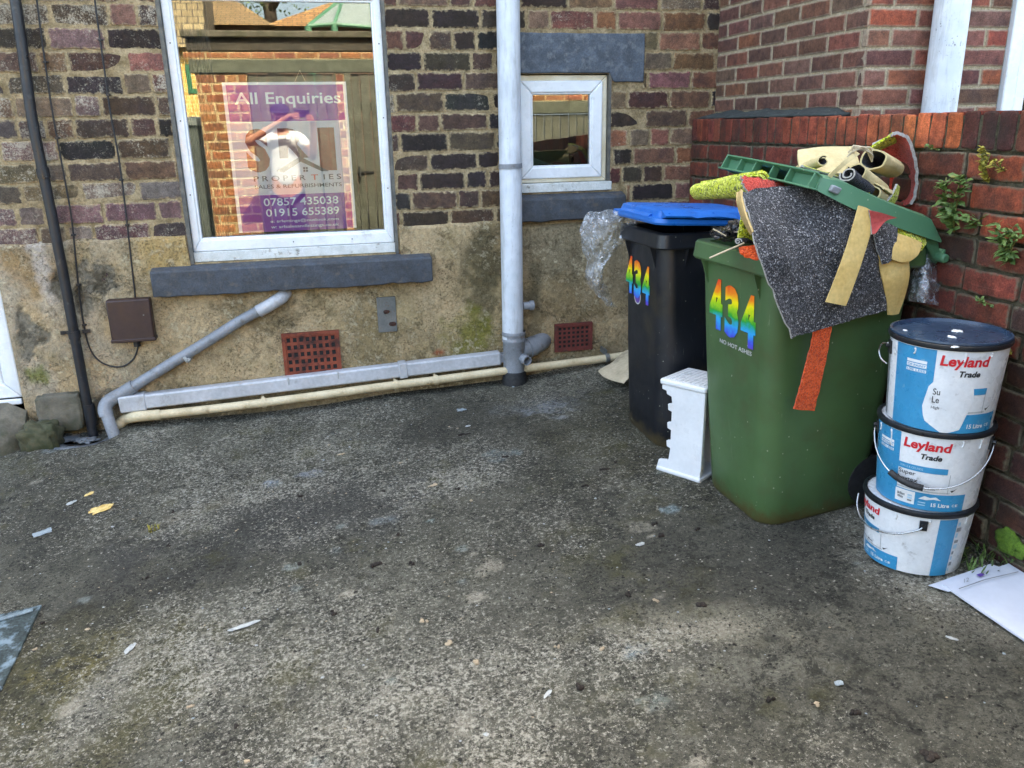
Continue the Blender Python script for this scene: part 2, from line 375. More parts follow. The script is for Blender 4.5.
M['tin_red'] = simple('red print', C('#c81c2c'), rough=.4, fine=.03)
M['ink'] = simple('dark print', C('#25282c'), rough=.45)
M['ink_grey'] = simple('grey print', C('#7d8286'), rough=.45)
M['lid_navy'] = simple('navy black tub lid', C('#22344a'), C('#2a3d52'), 6, .33, dirt=C('#51606c'), dsc=14, dth=(.64, .85))
M['rim_black'] = simple('black rim', C('#14171b'), C('#20242a'), 14, .4, dirt=C('#7d7f7d'), dsc=30, dth=(.66, .75))
M['wire'] = simple('galvanised wire', C('#b4b8bb'), rough=.3, metal=.9)
M['paint_white'] = simple('dried white paint', C('#d5d8da'), rough=.5, bump=.2)
M['paper'] = simple('white paper', C('#c6cbd6'), C('#bcc2ce'), 5, .7, fine=.03)
M['paper_cream'] = simple('dirty cream paper', C('#bdb096'), C('#a4987f'), 8, .85, bump=.3, dirt=C('#7c7564'), dsc=12, dth=(.55, .7))
M['leaf'] = simple('weed leaf', C('#5f7a3a'), C('#33491f'), 26, .6, fine=.4, dirt=C('#7d7a3a'), dsc=30, dth=(.58, .66))
M['leaf_yellow'] = simple('yellowing weed', C('#9a8c32'), C('#7d7a2a'), 40, .7, fine=.25)
M['stem'] = simple('weed stem', C('#6b6a38'), rough=.8)
M['moss'] = simple('green moss', C('#5b7a22'), C('#435f1a'), 30, .95, bump=1.2, bsc=120, fine=.3)
M['black_bag'] = simple('black plastic bag', C('#101114'), C('#1a1c20'), 12, .3, bump=1.0, bsc=28)
M['twine'] = simple('pale twine', C('#b3a58a'), rough=.9)
M['chip_white'] = simple('white chip', C('#a9aba7'), C('#8f9290'), 60, .8, bump=.6, fine=.3)
M['chip_blue'] = simple('pale blue grey chip', C('#8f999c'), C('#788287'), 50, .8, bump=.6, fine=.3)
M['chip_yellow'] = simple('yellow foil', C('#d6bf80'), C('#bb9a55'), 50, .6, bump=.5, fine=.3)
M['chip_dark'] = simple('dark crumb', C('#1d1712'), C('#2a2018'), 40, .9, bump=.5)
M['chip_tan'] = simple('tan chip', C('#a8977c'), C('#8f806a'), 30, .8)
# behind the camera
M['wood'] = simple('weathered green grey boards', C('#66675a'), C('#4a4b41'), 5, .85, bump=.8, bsc=30, dirt=C('#4a4a3a'), dsc=9, dth=(.5, .7), fine=.25)
M['beam'] = simple('weathered timber beam', C('#5f6355'), C('#494c40'), 9, .9, bump=.8, bsc=26)
M['metal_dark'] = simple('dark ironmongery', C('#2a2a28'), rough=.6)

# ------------------------------------------------------------------ brickwork
def outline(w, h, r, jit):
    pts = []
    for cx, cy, a0 in ((w-r, h-r, 0), (r, h-r, 90), (r, r, 180), (w-r, r, 270)):
        for k in range(3):
            a = math.radians(a0 + 45*k)
            pts.append([cx + r*math.cos(a), cy + r*math.sin(a)])
    out = []
    for i in range(12):
        a, b = pts[i], pts[(i+1) % 12]
        out.append(a)
        L = math.hypot(a[0]-b[0], a[1]-b[1])
        k = int(L/.035)
        for j in range(1, k+1):
            t = j/(k+1); out.append([a[0]+(b[0]-a[0])*t, a[1]+(b[1]-a[1])*t])
    return [(x+U(-jit, jit), y+U(-jit, jit)) for x, y in out]
def brick(mb, fn, s0, s1, t0, t1, col, salt, proud=0.0, jit=.0016, r=.006, e0=1.0):
    """fn(s,t,d) maps wall coords + outward distance to a point"""
    w, h = s1-s0, t1-t0
    o = outline(w, h, min(r, h*.3, w*.3), jit); n = len(o); cx, cy = w/2, h/2
    tl1, tl2 = U(-.8, .8)*jit, U(-.6, .6)*jit
    P = []; E = []
    for d, ins, e in ((-.03, 0, e0), (-.0035, 0, e0), (-.0008, .0045, e0*.8), (0, .013, .38), (.0003, .026, .0)):
        for x, y in o:
            fx = max(0, 1-ins/max(cx, .01)); fy = max(0, 1-ins/max(cy, .01))
            xx, yy = cx+(x-cx)*fx, cy+(y-cy)*fy
            dd = d + proud + tl1*(xx-cx)/max(cx, .05) + tl2*(yy-cy)/max(cy, .02)
            P.append(fn(s0+xx, t0+yy, dd)); E.append(e)
    fs = []
    for k in range(4):
        for i in range(n):
            j = (i+1) % n; fs.append((k*n+i, k*n+j, (k+1)*n+j, (k+1)*n+i))
    fs.append(tuple(4*n+i for i in range(n)))
    mb.add(P, fs, 0, [(*col[:3], salt)]*len(P), E)
def wall_bricks(mb, fn, s0, s1, tlines, colfn, joint, L, header=.3, holes=(), jit=.0016, proudj=.003, r=.006):
    for k in range(len(tlines)-1):
        b, t = tlines[k]+joint*.5, tlines[k+1]-joint*.5
        s = s0 - U(0, L)
        if header == 0: s = s0 - (L/2 if k % 2 else 0)
        while s < s1:
            l = (L*.485 if rnd() < header else L)*U(.97, 1.03)
            if header == 0: l = L
            a, e = max(s, s0), min(s+l-joint, s1)
            s += l
            segs = [(a, e)]
            for (h0, h1, v0, v1) in holes:
                if t <= v0 or b >= v1: continue
                ns = []
                for p, q in segs:
                    if q <= h0 or p >= h1: ns.append((p, q))
                    else:
                        if h0-p > .02: ns.append((p, h0))
                        if q-h1 > .02: ns.append((h1, q))
                segs = ns
            for p, q in segs:
                if q-p < .02: continue
                c, salt = colfn((p+q)/2, (b+t)/2)
                w = U(-.0018, .0018)
                brick(mb, fn, p, q, b+w, t+w, c, salt, U(-proudj, proudj), jit, r)
def sheet_rects(mb, fn, s0, s1, t0, t1, holes, d, mi):
    S = sorted({s0, s1, *[h for q in holes for h in q[:2] if s0 < h < s1]}); T = sorted({t0, t1, *[h for q in holes for h in q[2:] if t0 < h < t1]})
    for i in range(len(S)-1):
        for j in range(len(T)-1):
            cs, ct = (S[i]+S[i+1])/2, (T[j]+T[j+1])/2
            if any(h[0] < cs < h[1] and h[2] < ct < h[3] for h in holes): continue
            mb.add([fn(S[i], T[j], d), fn(S[i+1], T[j], d), fn(S[i+1], T[j+1], d), fn(S[i], T[j+1], d)], [(0, 1, 2, 3)], mi)
def jitc(c, v): return tuple(max(0, x*U(1-v, 1+v)) for x in c[:3])

# ================================================================== SETTING: ground
def fb(x, y, s, o=4):
    return mn.fractal(Vector((x*s, y*s, 3.7)), 1.0, 2.1, o)
def sm(a, b, x):
    t = max(0, min(1, (x-a)/(b-a))); return t*t*(3-2*t)
def lerp(a, b, t): return tuple(a[i]+(b[i]-a[i])*t for i in range(3))
def blob(x, y, cx, cy, rx, ry, n=0.0, rot=0.0):
    dx, dy = x-cx, y-cy
    c, s = math.cos(rot), math.sin(rot); dx, dy = (c*dx+s*dy)/rx, (-s*dx+c*dy)/ry
    return 1-sm(.35, 1.1, math.hypot(dx, dy)+n)
GP = {k: gnd(*v) for k, v in dict(smear=(700, 628), smear2=(745, 668), moss=(60, 690), pale=(105, 690), bluep=(14, 640), dust=(880, 545), dust2=(560, 660), wet=(300, 520),
      trowel=(190, 515), mossb=(30, 520), olive=(640, 430), dk=(150, 590), stack=(540, 400), cen=(480, 640), gul=(75, 440), pr=(300, 700), edge=(975, 600)).items()}
BT = [gnd(43, 604), gnd(0, 694), gnd(-60, 720), gnd(-60, 632)]
BLUE = [(BT[1], BT[0]), (BT[0], BT[3])]
BL0, BL1 = gnd(-10, 632), gnd(38, 612)
_r = random.Random(12)
SPL = [(*gnd(x, y)[:2], r, C(h)[:3], a) for x, y, r, h, a in ((268, 484, .05, '#8f9aa4', .8), (312, 474, .07, '#8a919b', .7), (385, 520, .06, '#848c8e', .5), (430, 520, .03, '#8fa5a0', .8), (500, 455, .09, '#7d8a8c', .5), (545, 405, .14, '#868b90', .6),
   (560, 415, .05, '#a5aaae', .6), (672, 510, .04, '#9db0b4', .7), (630, 655, .05, '#93a5ab', .7), (655, 700, .06, '#8d958f', .5), (490, 565, .06, '#a39b8a', .7), (640, 527, .06, '#9b9484', .6), (350, 594, .04, '#a59d8b', .8), (80, 445, .08, '#8d99a0', .4), (60, 462, .1, '#858f92', .5), (470, 720, .08, '#aaa494', .5), (300, 655, .06, '#a39c8a', .5), (940, 590, .1, '#96907f', .5))]
SPL += [(_r.uniform(-1.6, 1.8), _r.uniform(.9, 4.1), _r.uniform(.012, .04), _r.choice([C('#a39c8c')[:3], C('#8f9690')[:3], C('#1c1a15')[:3], C('#27251c')[:3], C('#b0a999')[:3]]), _r.uniform(.4, .85)) for _ in range(90)]
def gcol(x, y):
    n1, n2, n3 = fb(x, y, 1.6, 6), fb(x+9, y, 5, 6), fb(x, y+5, 14, 5)
    c = lerp(C('#4c4a41'), C('#5f5d51'), sm(-.5, .6, n1*.8+n2*.4))
    near = sm(3.9, 1.0, y)
    c = lerp(c, C('#6f6d62'), .45*near*sm(-.35, .5, n2*.6+n3*.6+.1))
    c = lerp(c, C('#2e2d28'), .4*sm(.1, .6, n2*.7-n1*.5+n3*.4))
    # olive algae patches
    c = lerp(c, C('#4f4a26'), .55*blob(x, y, *GP['moss'][:2], .55, .5, n2*.5+n3*.3))
    c = lerp(c, C('#6a6030'), .5*blob(x, y, GP['moss'].x+.1, GP['moss'].y+.08, .2, .16, n3*.8))
    c = lerp(c, C('#47432c'), .45*blob(x, y, *GP['olive'][:2], .5, .7, n2*.6))
    c = lerp(c, C('#3f3f33'), .4*sm(.15, .5, fb(x+20, y+3, 2.2, 4)))
    # wet dark band left / back
    c = lerp(c, C('#38383a'), .45*blob(x, y, *GP['wet'][:2], .9, .38, n2*.5, .1))
    c = lerp(c, C('#35332f'), .35*blob(x, y, *GP['dk'][:2], .6, .25, n2*.5, .2))
    # trowel ridge, pale screed strip, dusty smears
    c = lerp(c, C('#6b6557'), .75*blob(x, y, *GP['trowel'][:2], .30, .05, n3*.4, .38))
    c = lerp(c, C('#77746a'), .7*blob(x, y, *GP['pale'][:2], .10, .34, n3*.35, -.25))
    c = lerp(c, C('#9b9384'), .85*blob(x, y, *GP['smear'][:2], .2, .06, n3*.45, -.35))
    c = lerp(c, C('#85806f'), .6*blob(x, y, *GP['smear'][:2], .42, .13, n3*.5, -.35))
    c = lerp(c, C('#7d7a6c'), .5*blob(x, y, *GP['smear2'][:2], .3, .1, n3*.4, -.25))
    c = lerp(c, C('#8a8375'), .6*blob(x, y, *GP['dust'][:2], .16, .3, n3*.5+n2*.3, -.3))
    c = lerp(c, C('#857e70'), .5*blob(x, y, GP['edge'].x-.1, GP['edge'].y-.05, .3, .1, n3*.5, -.9))
    c = lerp(c, C('#5f6161'), .6*blob(x, y, *GP['stack'][:2], .3, .16, n3*.5))
    # bluish slab corner, lower left, with a paint streak
    k = 1
    for (a, b) in BLUE: k = min(k, sm(-.012, .012, ((b.x-a.x)*(y-a.y)-(b.y-a.y)*(x-a.x))/max(.01, (b-a).length)+n3*.014))
    if k > 0:
        q = lerp(C('#3d4647'), C('#7f8f96'), sm(.0, .3, n3+n2*.5-.05))
        q = lerp(q, C('#a9b8be'), .9*sm(.035, .012, abs(((BL1.x-BL0.x)*(y-BL0.y)-(BL1.y-BL0.y)*(x-BL0.x))/(BL1-BL0).length)))
        pass
    for (sx_, sy_, r, h, a) in SPL:
        d = math.hypot(x-sx_, (y-sy_)*1.3)+n3*r*.9
        if d < r: c = lerp(c, h, a*sm(r, r*.4, d))
    # darker line at wall foot
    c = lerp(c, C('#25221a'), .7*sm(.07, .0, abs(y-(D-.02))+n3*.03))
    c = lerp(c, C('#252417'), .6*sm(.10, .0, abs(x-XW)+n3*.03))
    return c
def gden(x, y):
    n = fb(x+2, y+1, 1.3, 5)*.6+fb(x, y+7, 4, 4)*.35
    k = .44+n*.62
    for p, rx, ry, a in (((470, 720), .7, .35, .45), ((250, 640), .6, .4, .3), ((690, 632), .3, .09, .3), ((900, 560), .2, .35, .35), ((430, 470), .5, .3, .2)):
        g = gnd(*p); k += a*blob(x, y, g.x, g.y, rx, ry, n*.5)
    for p, rx, ry, a in (((130, 570), .6, .3, .4), ((720, 560), .5, .3, .35), ((900, 680), .5, .4, .3), ((620, 720), .25, .2, .15), ((330, 500), .5, .25, .3), ((420, 430), .6, .2, .2)):
        g = gnd(*p); k -= a*blob(x, y, g.x, g.y, rx, ry, n*.5)
    return max(0, min(1, k))
mb = MB(); x0, x1, y0, y1, st = -2.7, 2.12, .55, 4.45, .0145
nx, ny = int((x1-x0)/st), int((y1-y0)/st)
pts = []; cols = []
for j in range(ny+1):
    for i in range(nx+1):
        x, y = x0+i*st, y0+j*st
        z = gz(x, y) + .005*fb(x, y, 2, 3) + .0025*fb(x, y, 12, 3)
        z -= .034*blob(x, y, -1.22, 4.285, .2, .15)
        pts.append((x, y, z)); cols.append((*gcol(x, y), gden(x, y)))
fs = [(j*(nx+1)+i, j*(nx+1)+i+1, (j+1)*(nx+1)+i+1, (j+1)*(nx+1)+i) for j in range(ny) for i in range(nx)]
mb.add(pts, fs, 0, cols)
o = mb.build('yard_ground', M['concrete'], origin=(0, 0, 0), smooth=True); o['kind'] = 'structure'
mb = MB()
def gq(x0, x1, y0, y1):
    P = [(x0, y0), (x1, y0), (x1, y1), (x0, y1)]
    mb.add([(x, y, gz(max(-6, min(4, x)), max(-2, min(5, y)))-.008) for x, y in P], [(0, 1, 2, 3)], 0, [(*C('#55534a')[:3], 0)]*4)
xs = [-40, -6, -2.7, 2.12, 4, 40]; ys = [-40, -2, .55, 4.45, 5, 40]
for i in range(5):
    for j in range(5):
        if not (i == 2 and j == 2): gq(xs[i], xs[i+1], ys[j], ys[j+1])
o = mb.build('ground', M['concrete'], origin=(0, 0, 0)); o['kind'] = 'structure'

# ================================================================== HOUSE
house = empty('house', (0, D, 0), 'old dark red brick house with sandy render along its foot', 'house')
fnB = lambda s, t, d: Vector((s, D-d, t))
bl, br_ = at(190, 253), at(397, 243.5)
WX0, WX1, WZ0, WZ1 = -.607, .434, .865, 2.14            # large window opening
SX0, SX1, SZ0, SZ1 = 1.075, 1.618, 1.148, 1.755         # small window opening
LX0, LX1, LZ0, LZ1 = 1.03, 1.802, 1.711, 1.952          # lintel
DX1, DZ0, DZ1 = -1.49, .235, 2.2                         # door opening (right edge)
SILL = (-.795, .602, .714, .862)
SSILL = (1.06, 1.81, 1.0, 1.15)
holes = [(WX0, WX1, WZ0, WZ1), (SX0, SX1, SZ0, SZ1), (LX0, LX1, LZ0, LZ1), (-2.42, DX1, -1, DZ1), (SSILL[0], 1.72, 1.0, 1.15), (LX1-.28, LX1-.19, 1.711, 1.76)]
holesR = [(WX0, WX1, WZ0, WZ1), (SX0, SX1, SZ0, SZ1), (-2.42, DX1, -1, DZ1)]
BR = [C(h) for h in ('#4a2f26', '#3b2722', '#583628', '#28211e', '#643c2e', '#332926', '#45312a', '#211c1b', '#2c2320', '#502f25')]
RD = [C(h) for h in ('#80452f', '#935032', '#77402e', '#844c38')]
PK = [C(h) for h in ('#7b5747', '#7f6150', '#6f5244')]
def col_old(s, t):
    left = sm(-.35, -.95, s)
    r = rnd()
    if s > .45:
        if s > 1.62 or t > 1.95: c = random.choice(RD if r < .36 else PK if r < .54 else BR)
        else: c = random.choice(RD if r < .06 else BR)
        salt = U(.2, .7) if rnd() < .6 else U(0, .25)
        if .43 < s < 1.05: c = lerp(c, C('#262322'), U(.1, .7)); salt = U(.2, .6)
    else:
        c = random.choice(RD if r < .06 else PK if r < .16 else BR)
        salt = U(.4, .9)
        if s < -1.05: salt = U(.5, .95); c = lerp(c, C('#776558'), U(.1, .5))
        if t < 1.3 and s < -.6: c = lerp(c, C('#8a766c'), U(.1, .5))
    L_ = .3*c[0]+.59*c[1]+.11*c[2]; c = lerp(c, (L_*1.22, L_*.97, L_*.76), .42)
    if rnd() < .35: c = lerp(c, C('#6b5240'), .35)
    return jitc(c, .18), salt
mb = MB()
tl = [.985+.098*k + U(-.003, .003) for k in range(-2, 19)]
mb_holes = holes
wall_bricks(mb, fnB, -2.9, 2.235, tl, col_old, .0125, .250, .33, holes, .0030, .004, .008)
sheet_rects(mb, fnB, -2.95, 2.235, -.4, 2.85, holesR, -.0045, 1)
# reveals of the openings
for (a, b, c, d) in holesR:
    for p in (((a, c), (a, d)), ((b, c), (b, d)), ((a, c), (b, c)), ((a, d), (b, d))):
        (u0, v0), (u1, v1) = p
        mb.add([fnB(u0, v0, -.0045), fnB(u1, v1, -.0045), fnB(u1, v1, -.2), fnB(u0, v0, -.2)], [(0, 1, 2, 3)], 1)
mb.build('brickwork', [M['brick_old'], M['mortar_old']], house, recalc=False)

# render along the foot
def rtop(x):
    z = 1.013 + .012*fb(x, 0, 5, 3)
    if x > SSILL[0]-.02: z = 1.0 - .02 + .01*fb(x, 2, 6, 3)
    if x > 1.75: z = .80 + .05*fb(x, 1, 4, 3)
    return z
P_ = lambda x, y: (at(x, y).x, at(x, y).z)
PT = dict(a=P_(62, 290), b=P_(98, 280), c=P_(24, 335), d=P_(38, 337), e=P_(80, 300), f=P_(100, 375), g=P_(115, 400), pale=P_(45, 275), moss=P_(490, 335), moss2=P_(25, 378), damp=P_(480, 270),
          v1=P_(360, 335), grey=P_(640, 280), br=P_(20, 240), och=P_(180, 250), red=P_(440, 352), low=P_(60, 375), gr2=P_(560, 270), dk2=P_(545, 300))
def rcol(x, z):
    n1, n2, n3 = fb(x, z, 2.2, 5), fb(x+4, z, 7, 5), fb(x, z+8, 20, 4)
    c = lerp(C('#b19b78'), C('#897857'), sm(-.4, .5, n1+n2*.4))
    c = lerp(c, C('#b8a37c'), .6*sm(.1, .5, n2+n3*.4-.1*n1))
    c = lerp(c, C('#5f5138'), .6*sm(.2, .65, -n1*.7+n2*.6+n3*.3))
    c = lerp(c, C('#aba08f'), .6*sm(-.75, -1.2, x)*sm(-.5, .3, n2))
    c = lerp(c, C('#7d6038'), .6*blob(x, z, PT['br'][0], PT['br'][1]-.12, .14, .2, n2*.5))
    c = lerp(c, C('#b5aba0'), .8*blob(x, z, PT['pale'][0], PT['pale'][1]+.05, .05, .25, n3*.5, .12))
    c = lerp(c, C('#b8985c'), .5*blob(x, z, *PT['och'], .35, .18, n2*.5))
    # damp and algae beside the soil stack
    c = lerp(c, C('#46402c'), .8*blob(x, z, PT['damp'][0]+.02, PT['damp'][1], .13, .38, n2*.5+n3*.3))
    c = lerp(c, C('#6b6a24'), .75*blob(x, z, PT['moss'][0]-.1, PT['moss'][1]+.02, .17, .16, n2*.5+n3*.4))
    c = lerp(c, C('#5c6420'), .8*blob(x, z, PT['moss2'][0]+.06, PT['moss2'][1]+.01, .07, .05, n3*.6))
    c = lerp(c, C('#77705c'), .7*blob(x, z, PT['gr2'][0], PT['gr2'][1]+.1, .32, .34, n2*.5))
    c = lerp(c, C('#6b6350'), .6*blob(x, z, *PT['grey'], .3, .25, n2*.5))
    c = lerp(c, C('#57503c'), .7*blob(x, z, PT['dk2'][0]-.06, PT['dk2'][1], .06, .3, n2*.5))
    c = lerp(c, C('#8f3f22'), .8*blob(x, z, *PT['red'], .05, .022, n3*.4))
    g = gz(x, D)
    c = lerp(c, C('#5c5746'), .65*sm(.16, .0, z-g+n2*.08)*sm(.2, -.6, x) + .35*sm(.2, 0, z-g+n2*.1))
    p = patch(x, z, n2, n3)
    c = lerp(c, lerp(C('#6f6a5e'), C('#4a463d'), sm(-.3, .3, n3*1.5)), p*.9)
    return c
def patch(x, z, n2, n3):
    p = 0
    for k, rx, rz in (('a', .05, .13), ('b', .10, .09), ('c', .035, .18), ('d', .06, .06), ('e', .06, .11), ('g', .09, .07)):
        p = max(p, 1-sm(.75, .95, math.hypot((x-PT[k][0])/rx, (z-PT[k][1])/rz)+n2*.5+n3*.4))
    return p
mb = MB(); st = .0125
def render_seg(x0, x1):
    n = max(2, int((x1-x0)/st)); m = 84
    P = []; cc = []; F = []
    for i in range(n+1):
        x = x0+(x1-x0)*i/n
        zt = rtop(x)
        zb = gz(x, D)-.05
        if WX0-.012 < x < WX1+.012: zt = min(zt, .80)
        for k in range(m+1):
            z = zb+(zt-zb)*k/m
            n2, n3 = fb(x+4, z, 7, 5), fb(x, z+8, 20, 4)
            d = .013 + .003*n2 + .0022*n3 - .009*patch(x, z, n2, n3)*(1+n3)
            if k == m: d = -.004
            if k == m-1: z -= .004
            P.append(fnB(x, z, d)); cc.append((*rcol(x, z), 0))
    for i in range(n):
        for k in range(m):
            a = i*(m+1)+k; F.append((a, a+m+1, a+m+2, a+1))
    mb.add(P, F, 0, cc)
render_seg(DX1+.002, WX0-.012); render_seg(WX0-.012, WX1+.012); render_seg(WX1+.012, 2.235)
mb.build('render', M['render'], house, smooth=True, recalc=False)

# shell of the house (throws the shade over the yard)
mb = MB()
mb.box((-6, D+.02, 2.85), (2.235, 9, 6.3)); mb.box((-6, 5.3, -.5), (2.235, 9, 2.85)); mb.box((-6, D+.01, -.5), (-2.95, 5.3, 2.85))
mb.build('upper_wall', M['plain_brick'], house)
mb = MB()
for (a, b, c, d) in holesR:
    a = max(a, -2.42); A, B = (a, D+.2, max(c, 0)-.1), (b, D+.75, d+.05)
    x0, yy0, z0 = A; xx1, yy1, z1 = B
    mb.add([(x0, yy1, z0), (xx1, yy1, z0), (xx1, yy1, z1), (x0, yy1, z1), (x0, yy0, z0), (xx1, yy0, z0), (xx1, yy0, z1), (x0, yy0, z1)],
           [(0, 1, 2, 3), (4, 0, 3, 7), (1, 5, 6, 2), (7, 3, 2, 6), (4, 5, 1, 0)], 0)
mb.build('room_wall', M['room'], house, recalc=False)

def frame_ring(mb, x0, x1, z0, z1, w, y0, y1, mi=0, wb=None, wt=None):
    """mitred rectangular frame, y0 = front"""
    wb = wb or w; wt = wt or w
    out = [(x0, z0), (x1, z0), (x1, z1), (x0, z1)]; inn = [(x0+w, z0+wb), (x1-w, z0+wb), (x1-w, z1-wt), (x0+w, z1-wt)]
    for i in range(4):
        j = (i+1) % 4
        P = [out[i], out[j], inn[j], inn[i]]
        mb.prism([(p[0], y0, p[1]) for p in P], (0, y1-y0, 0), mi)
# ---- large window
mb = MB(); fy = D+.028
frame_ring(mb, WX0+.014, WX1-.012, .918, 2.135, .038, fy, fy+.06, wb=.056)
win = mb.build('window', M['upvc'], house, bevel=.006); 
mb = MB(); frame_ring(mb, WX0+.049, WX1-.047, .971, 2.10, .013, fy+.010, fy+.05)
mb.build('glazing_bead', M['upvc'], win, bevel=.003)
mb = MB(); mb.box((WX0+.055, fy+.030, .975), (WX1-.053, fy+.034, 2.095)); mb.build('pane', M['glass'], win)
mb = MB(); mb.box((WX0+.012, fy-.006, .866), (WX1-.010, fy+.06, .9165)); mb.build('packer', M['white_paint'], win, bevel=.003)
mb = MB(); mb.box((WX0-.004, D-.006, .86), (WX0+.013, D+.08, 2.15)); mb.build('seal', M['dark_trim'], win)
mb = MB(); mb.box((WX1-.0115, D-.002, .86), (WX1+.004, D+.08, 2.15)); mb.build('seal', M['dark_trim'], win)
for x, z in [(x, z) for z in (1.2, 1.55, 1.9) for x in (WX0+.034, WX1-.031)] + [(-.1, .946), (.2, .946)]:
    mb = MB(); mb.tube([(x, fy-.0012, z), (x, fy+.002, z)], .0035, 8); mb.build('screw_cap', M['ink'], win)
def sill_mesh(x0, x1, z0, z1, proj, drop):
    mb = MB(); n = int((x1-x0)/.03); rings = []
    for i in range(n+1):
        x = x0+(x1-x0)*i/n; w = .006*fb(x, 1, 9, 4); v = .007*fb(x, 7, 12, 4)
        rings.append([Vector((x, D+.03, z0+v)), Vector((x, D-proj+w, z0+v)), Vector((x, D-proj+w*.6-.002, (z0+z1-drop)/2)), Vector((x, D-proj+w, z1-drop)), Vector((x, D-proj+.012, z1-drop+.006)), Vector((x, D+.03, z1))])
    mb.loft(rings); return mb
sill_mesh(*SILL, .085, .02).build('sill', M['slate_paint'], win, bevel=.006)
# dim curtain at the left side of the room, socket box on its foot
mb = MB(); P = []
for i in range(40):
    x = WX0+.02+.17*i/39; P.append((x, D+.30+.018*math.sin(i*1.35)))
pts = [Vector((x, y, z)) for z in (.7, 2.2) for x, y in P]
mb.add(pts, [(i, i+1, 41+i, 40+i) for i in range(39)]); mb.build('curtain', M['curtain'], win, smooth=True)
# ---- small window
mb = MB(); fy2 = D+.025
frame_ring(mb, SX0+.012, SX1-.012, 1.2, 1.75, .045, fy2, fy2+.06)
sw = mb.build('window', M['upvc_cream'], house, bevel=.006)
mb = MB(); frame_ring(mb, SX0+.045, SX1-.042, 1.222, 1.722, .062, fy2-.016, fy2+.045); mb.build('casement', M['upvc'], sw, bevel=.008)
mb = MB(); frame_ring(mb, SX0+.100, SX1-.097, 1.277, 1.667, .014, fy2-.008, fy2+.03); mb.build('glazing_bead', M['upvc'], sw, bevel=.003)
mb = MB(); mb.box((SX0+.10, fy2+.006, 1.28), (SX1-.10, fy2+.010, 1.665)); mb.build('pane', M['glass'], sw)
mb = MB(); mb.box((SX0+.004, D-.008, 1.1505), (SX1+.012, D+.08, 1.1985)); mb.build('packer', M['white_paint'], sw, bevel=.004)
mb = MB(); mb.box((SX1-.011, D-.003, 1.2), (SX1+.002, D+.09, 1.755)); mb.build('seal', M['dark_trim'], sw)
sill_mesh(SSILL[0], 1.70, SSILL[2], SSILL[3], .055, .03).build('sill', M['slate_paint'], sw, bevel=.008)
mb = MB(); n = 40; R = []
for i in range(n+1):
    x = LX0+(LX1-LX0)*i/n; zb = 1.758 if x < LX1-.19 else 1.758-.047*sm(LX1-.19, LX1-.17, x)
    zb += .003*fb(x, 3, 11, 3); zt = LZ1+.003*fb(x, 5, 8, 3)
    R.append([Vector((x, D+.05, zb)), Vector((x, D-.008+.002*fb(x, 1, 14, 3), zb)), Vector((x, D-.012+.003*fb(x, 2, 14, 3), (zb+zt)/2)), Vector((x, D-.008+.002*fb(x, 4, 14, 3), zt)), Vector((x, D+.05, zt))])
mb.loft(R); mb.build('lintel', M['lintel_paint'], sw, bevel=.006)
# ---- white door at the left, its step
mb = MB(); frame_ring(mb, -2.42, DX1-.004, DZ0, DZ1, .075, D+.012, D+.07)
door = mb.build('door', M['upvc'], house, bevel=.008)
mb = MB(); mb.box((-2.34, D+.03, DZ0+.07), (DX1-.085, D+.065, DZ1-.08)); frame_ring(mb, -2.25, DX1-.16, DZ0+.18, DZ0+.95, .03, D+.018, D+.034); mb.build('door_leaf', M['upvc'], door, bevel=.006)
mb = MB(); mb.box((-2.4, D-.012, DZ0-.03), (DX1-.006, D+.01, DZ0-.002)); mb.build('threshold', M['upvc'], door, bevel=.006)
def rough_block(mb, c, size, seed, amp=.03, mi=0, n=9, p=4.0):
    """superellipsoid block roughened by noise"""
    R = []
    for i in range(n*2+1):
        th = -PI/2+PI*i/(n*2); r = []
        for k in range(n*4):
            ph = 2*PI*k/(n*4)
            e = 2/p; sg = lambda v: math.copysign(abs(v)**e, v)
            v = Vector((sg(math.cos(th))*sg(math.cos(ph)), sg(math.cos(th))*sg(math.sin(ph)), sg(math.sin(th))))
            d = 1+amp*(mn.fractal(v*2.2+Vector((seed, 0, 0)), 1, 2, 4)+.5*mn.fractal(v*7+Vector((seed, 5, 0)), 1, 2, 3))
            r.append(Vector(c)+Vector((v.x*size[0], v.y*size[1], v.z*size[2]))*d)
        R.append(r)
    mb.loft(R, mi)
def air_brick(px, mat, rows, cols, tilt=0):
    (xa, ya), (xb, yb) = px; a, b = at(xa, ya), at(xb, yb)
    x0, x1, z0, z1 = a.x, b.x, b.z, a.z
    mb = MB(); y0 = D-.032; w = .018
    frame_ring(mb, x0, x1, z0, z1, w, y0, D+.0)
    ix0, ix1, iz0, iz1 = x0+w, x1-w, z0+w, z1-w
    cw, ch = (ix1-ix0)/cols, (iz1-iz0)/rows; yf = y0+.006
    for r in range(rows+1):
        h = ch*.42; zc = iz0+r*ch
        mb.box((ix0, yf, max(iz0, zc-h/2)), (ix1, D, min(iz1, zc+h/2)))
    for c in range(cols+1):
        h = cw*.42; xc = ix0+c*cw
        for r in range(rows):
            za = iz0+r*ch+ch*.21; zb_ = iz0+(r+1)*ch-ch*.21
            mb.box((max(ix0, xc-h/2), yf+.001, za), (min(ix1, xc+h/2), D, zb_))
    ab = mb.build('air_brick', mat, house)
    mb = MB(); mb.box((ix0+.001, D-.0235, iz0+.001), (ix1-.001, D-.0215, iz1-.001)); mb.build('air_hole', M['void'], ab)
    return ab
air_brick(((281, 333), (342, 371)), M['terracotta'], 5, 8)
air_brick(((553.5, 323.5), (590.5, 348)), M['terracotta_dull'], 5, 7)
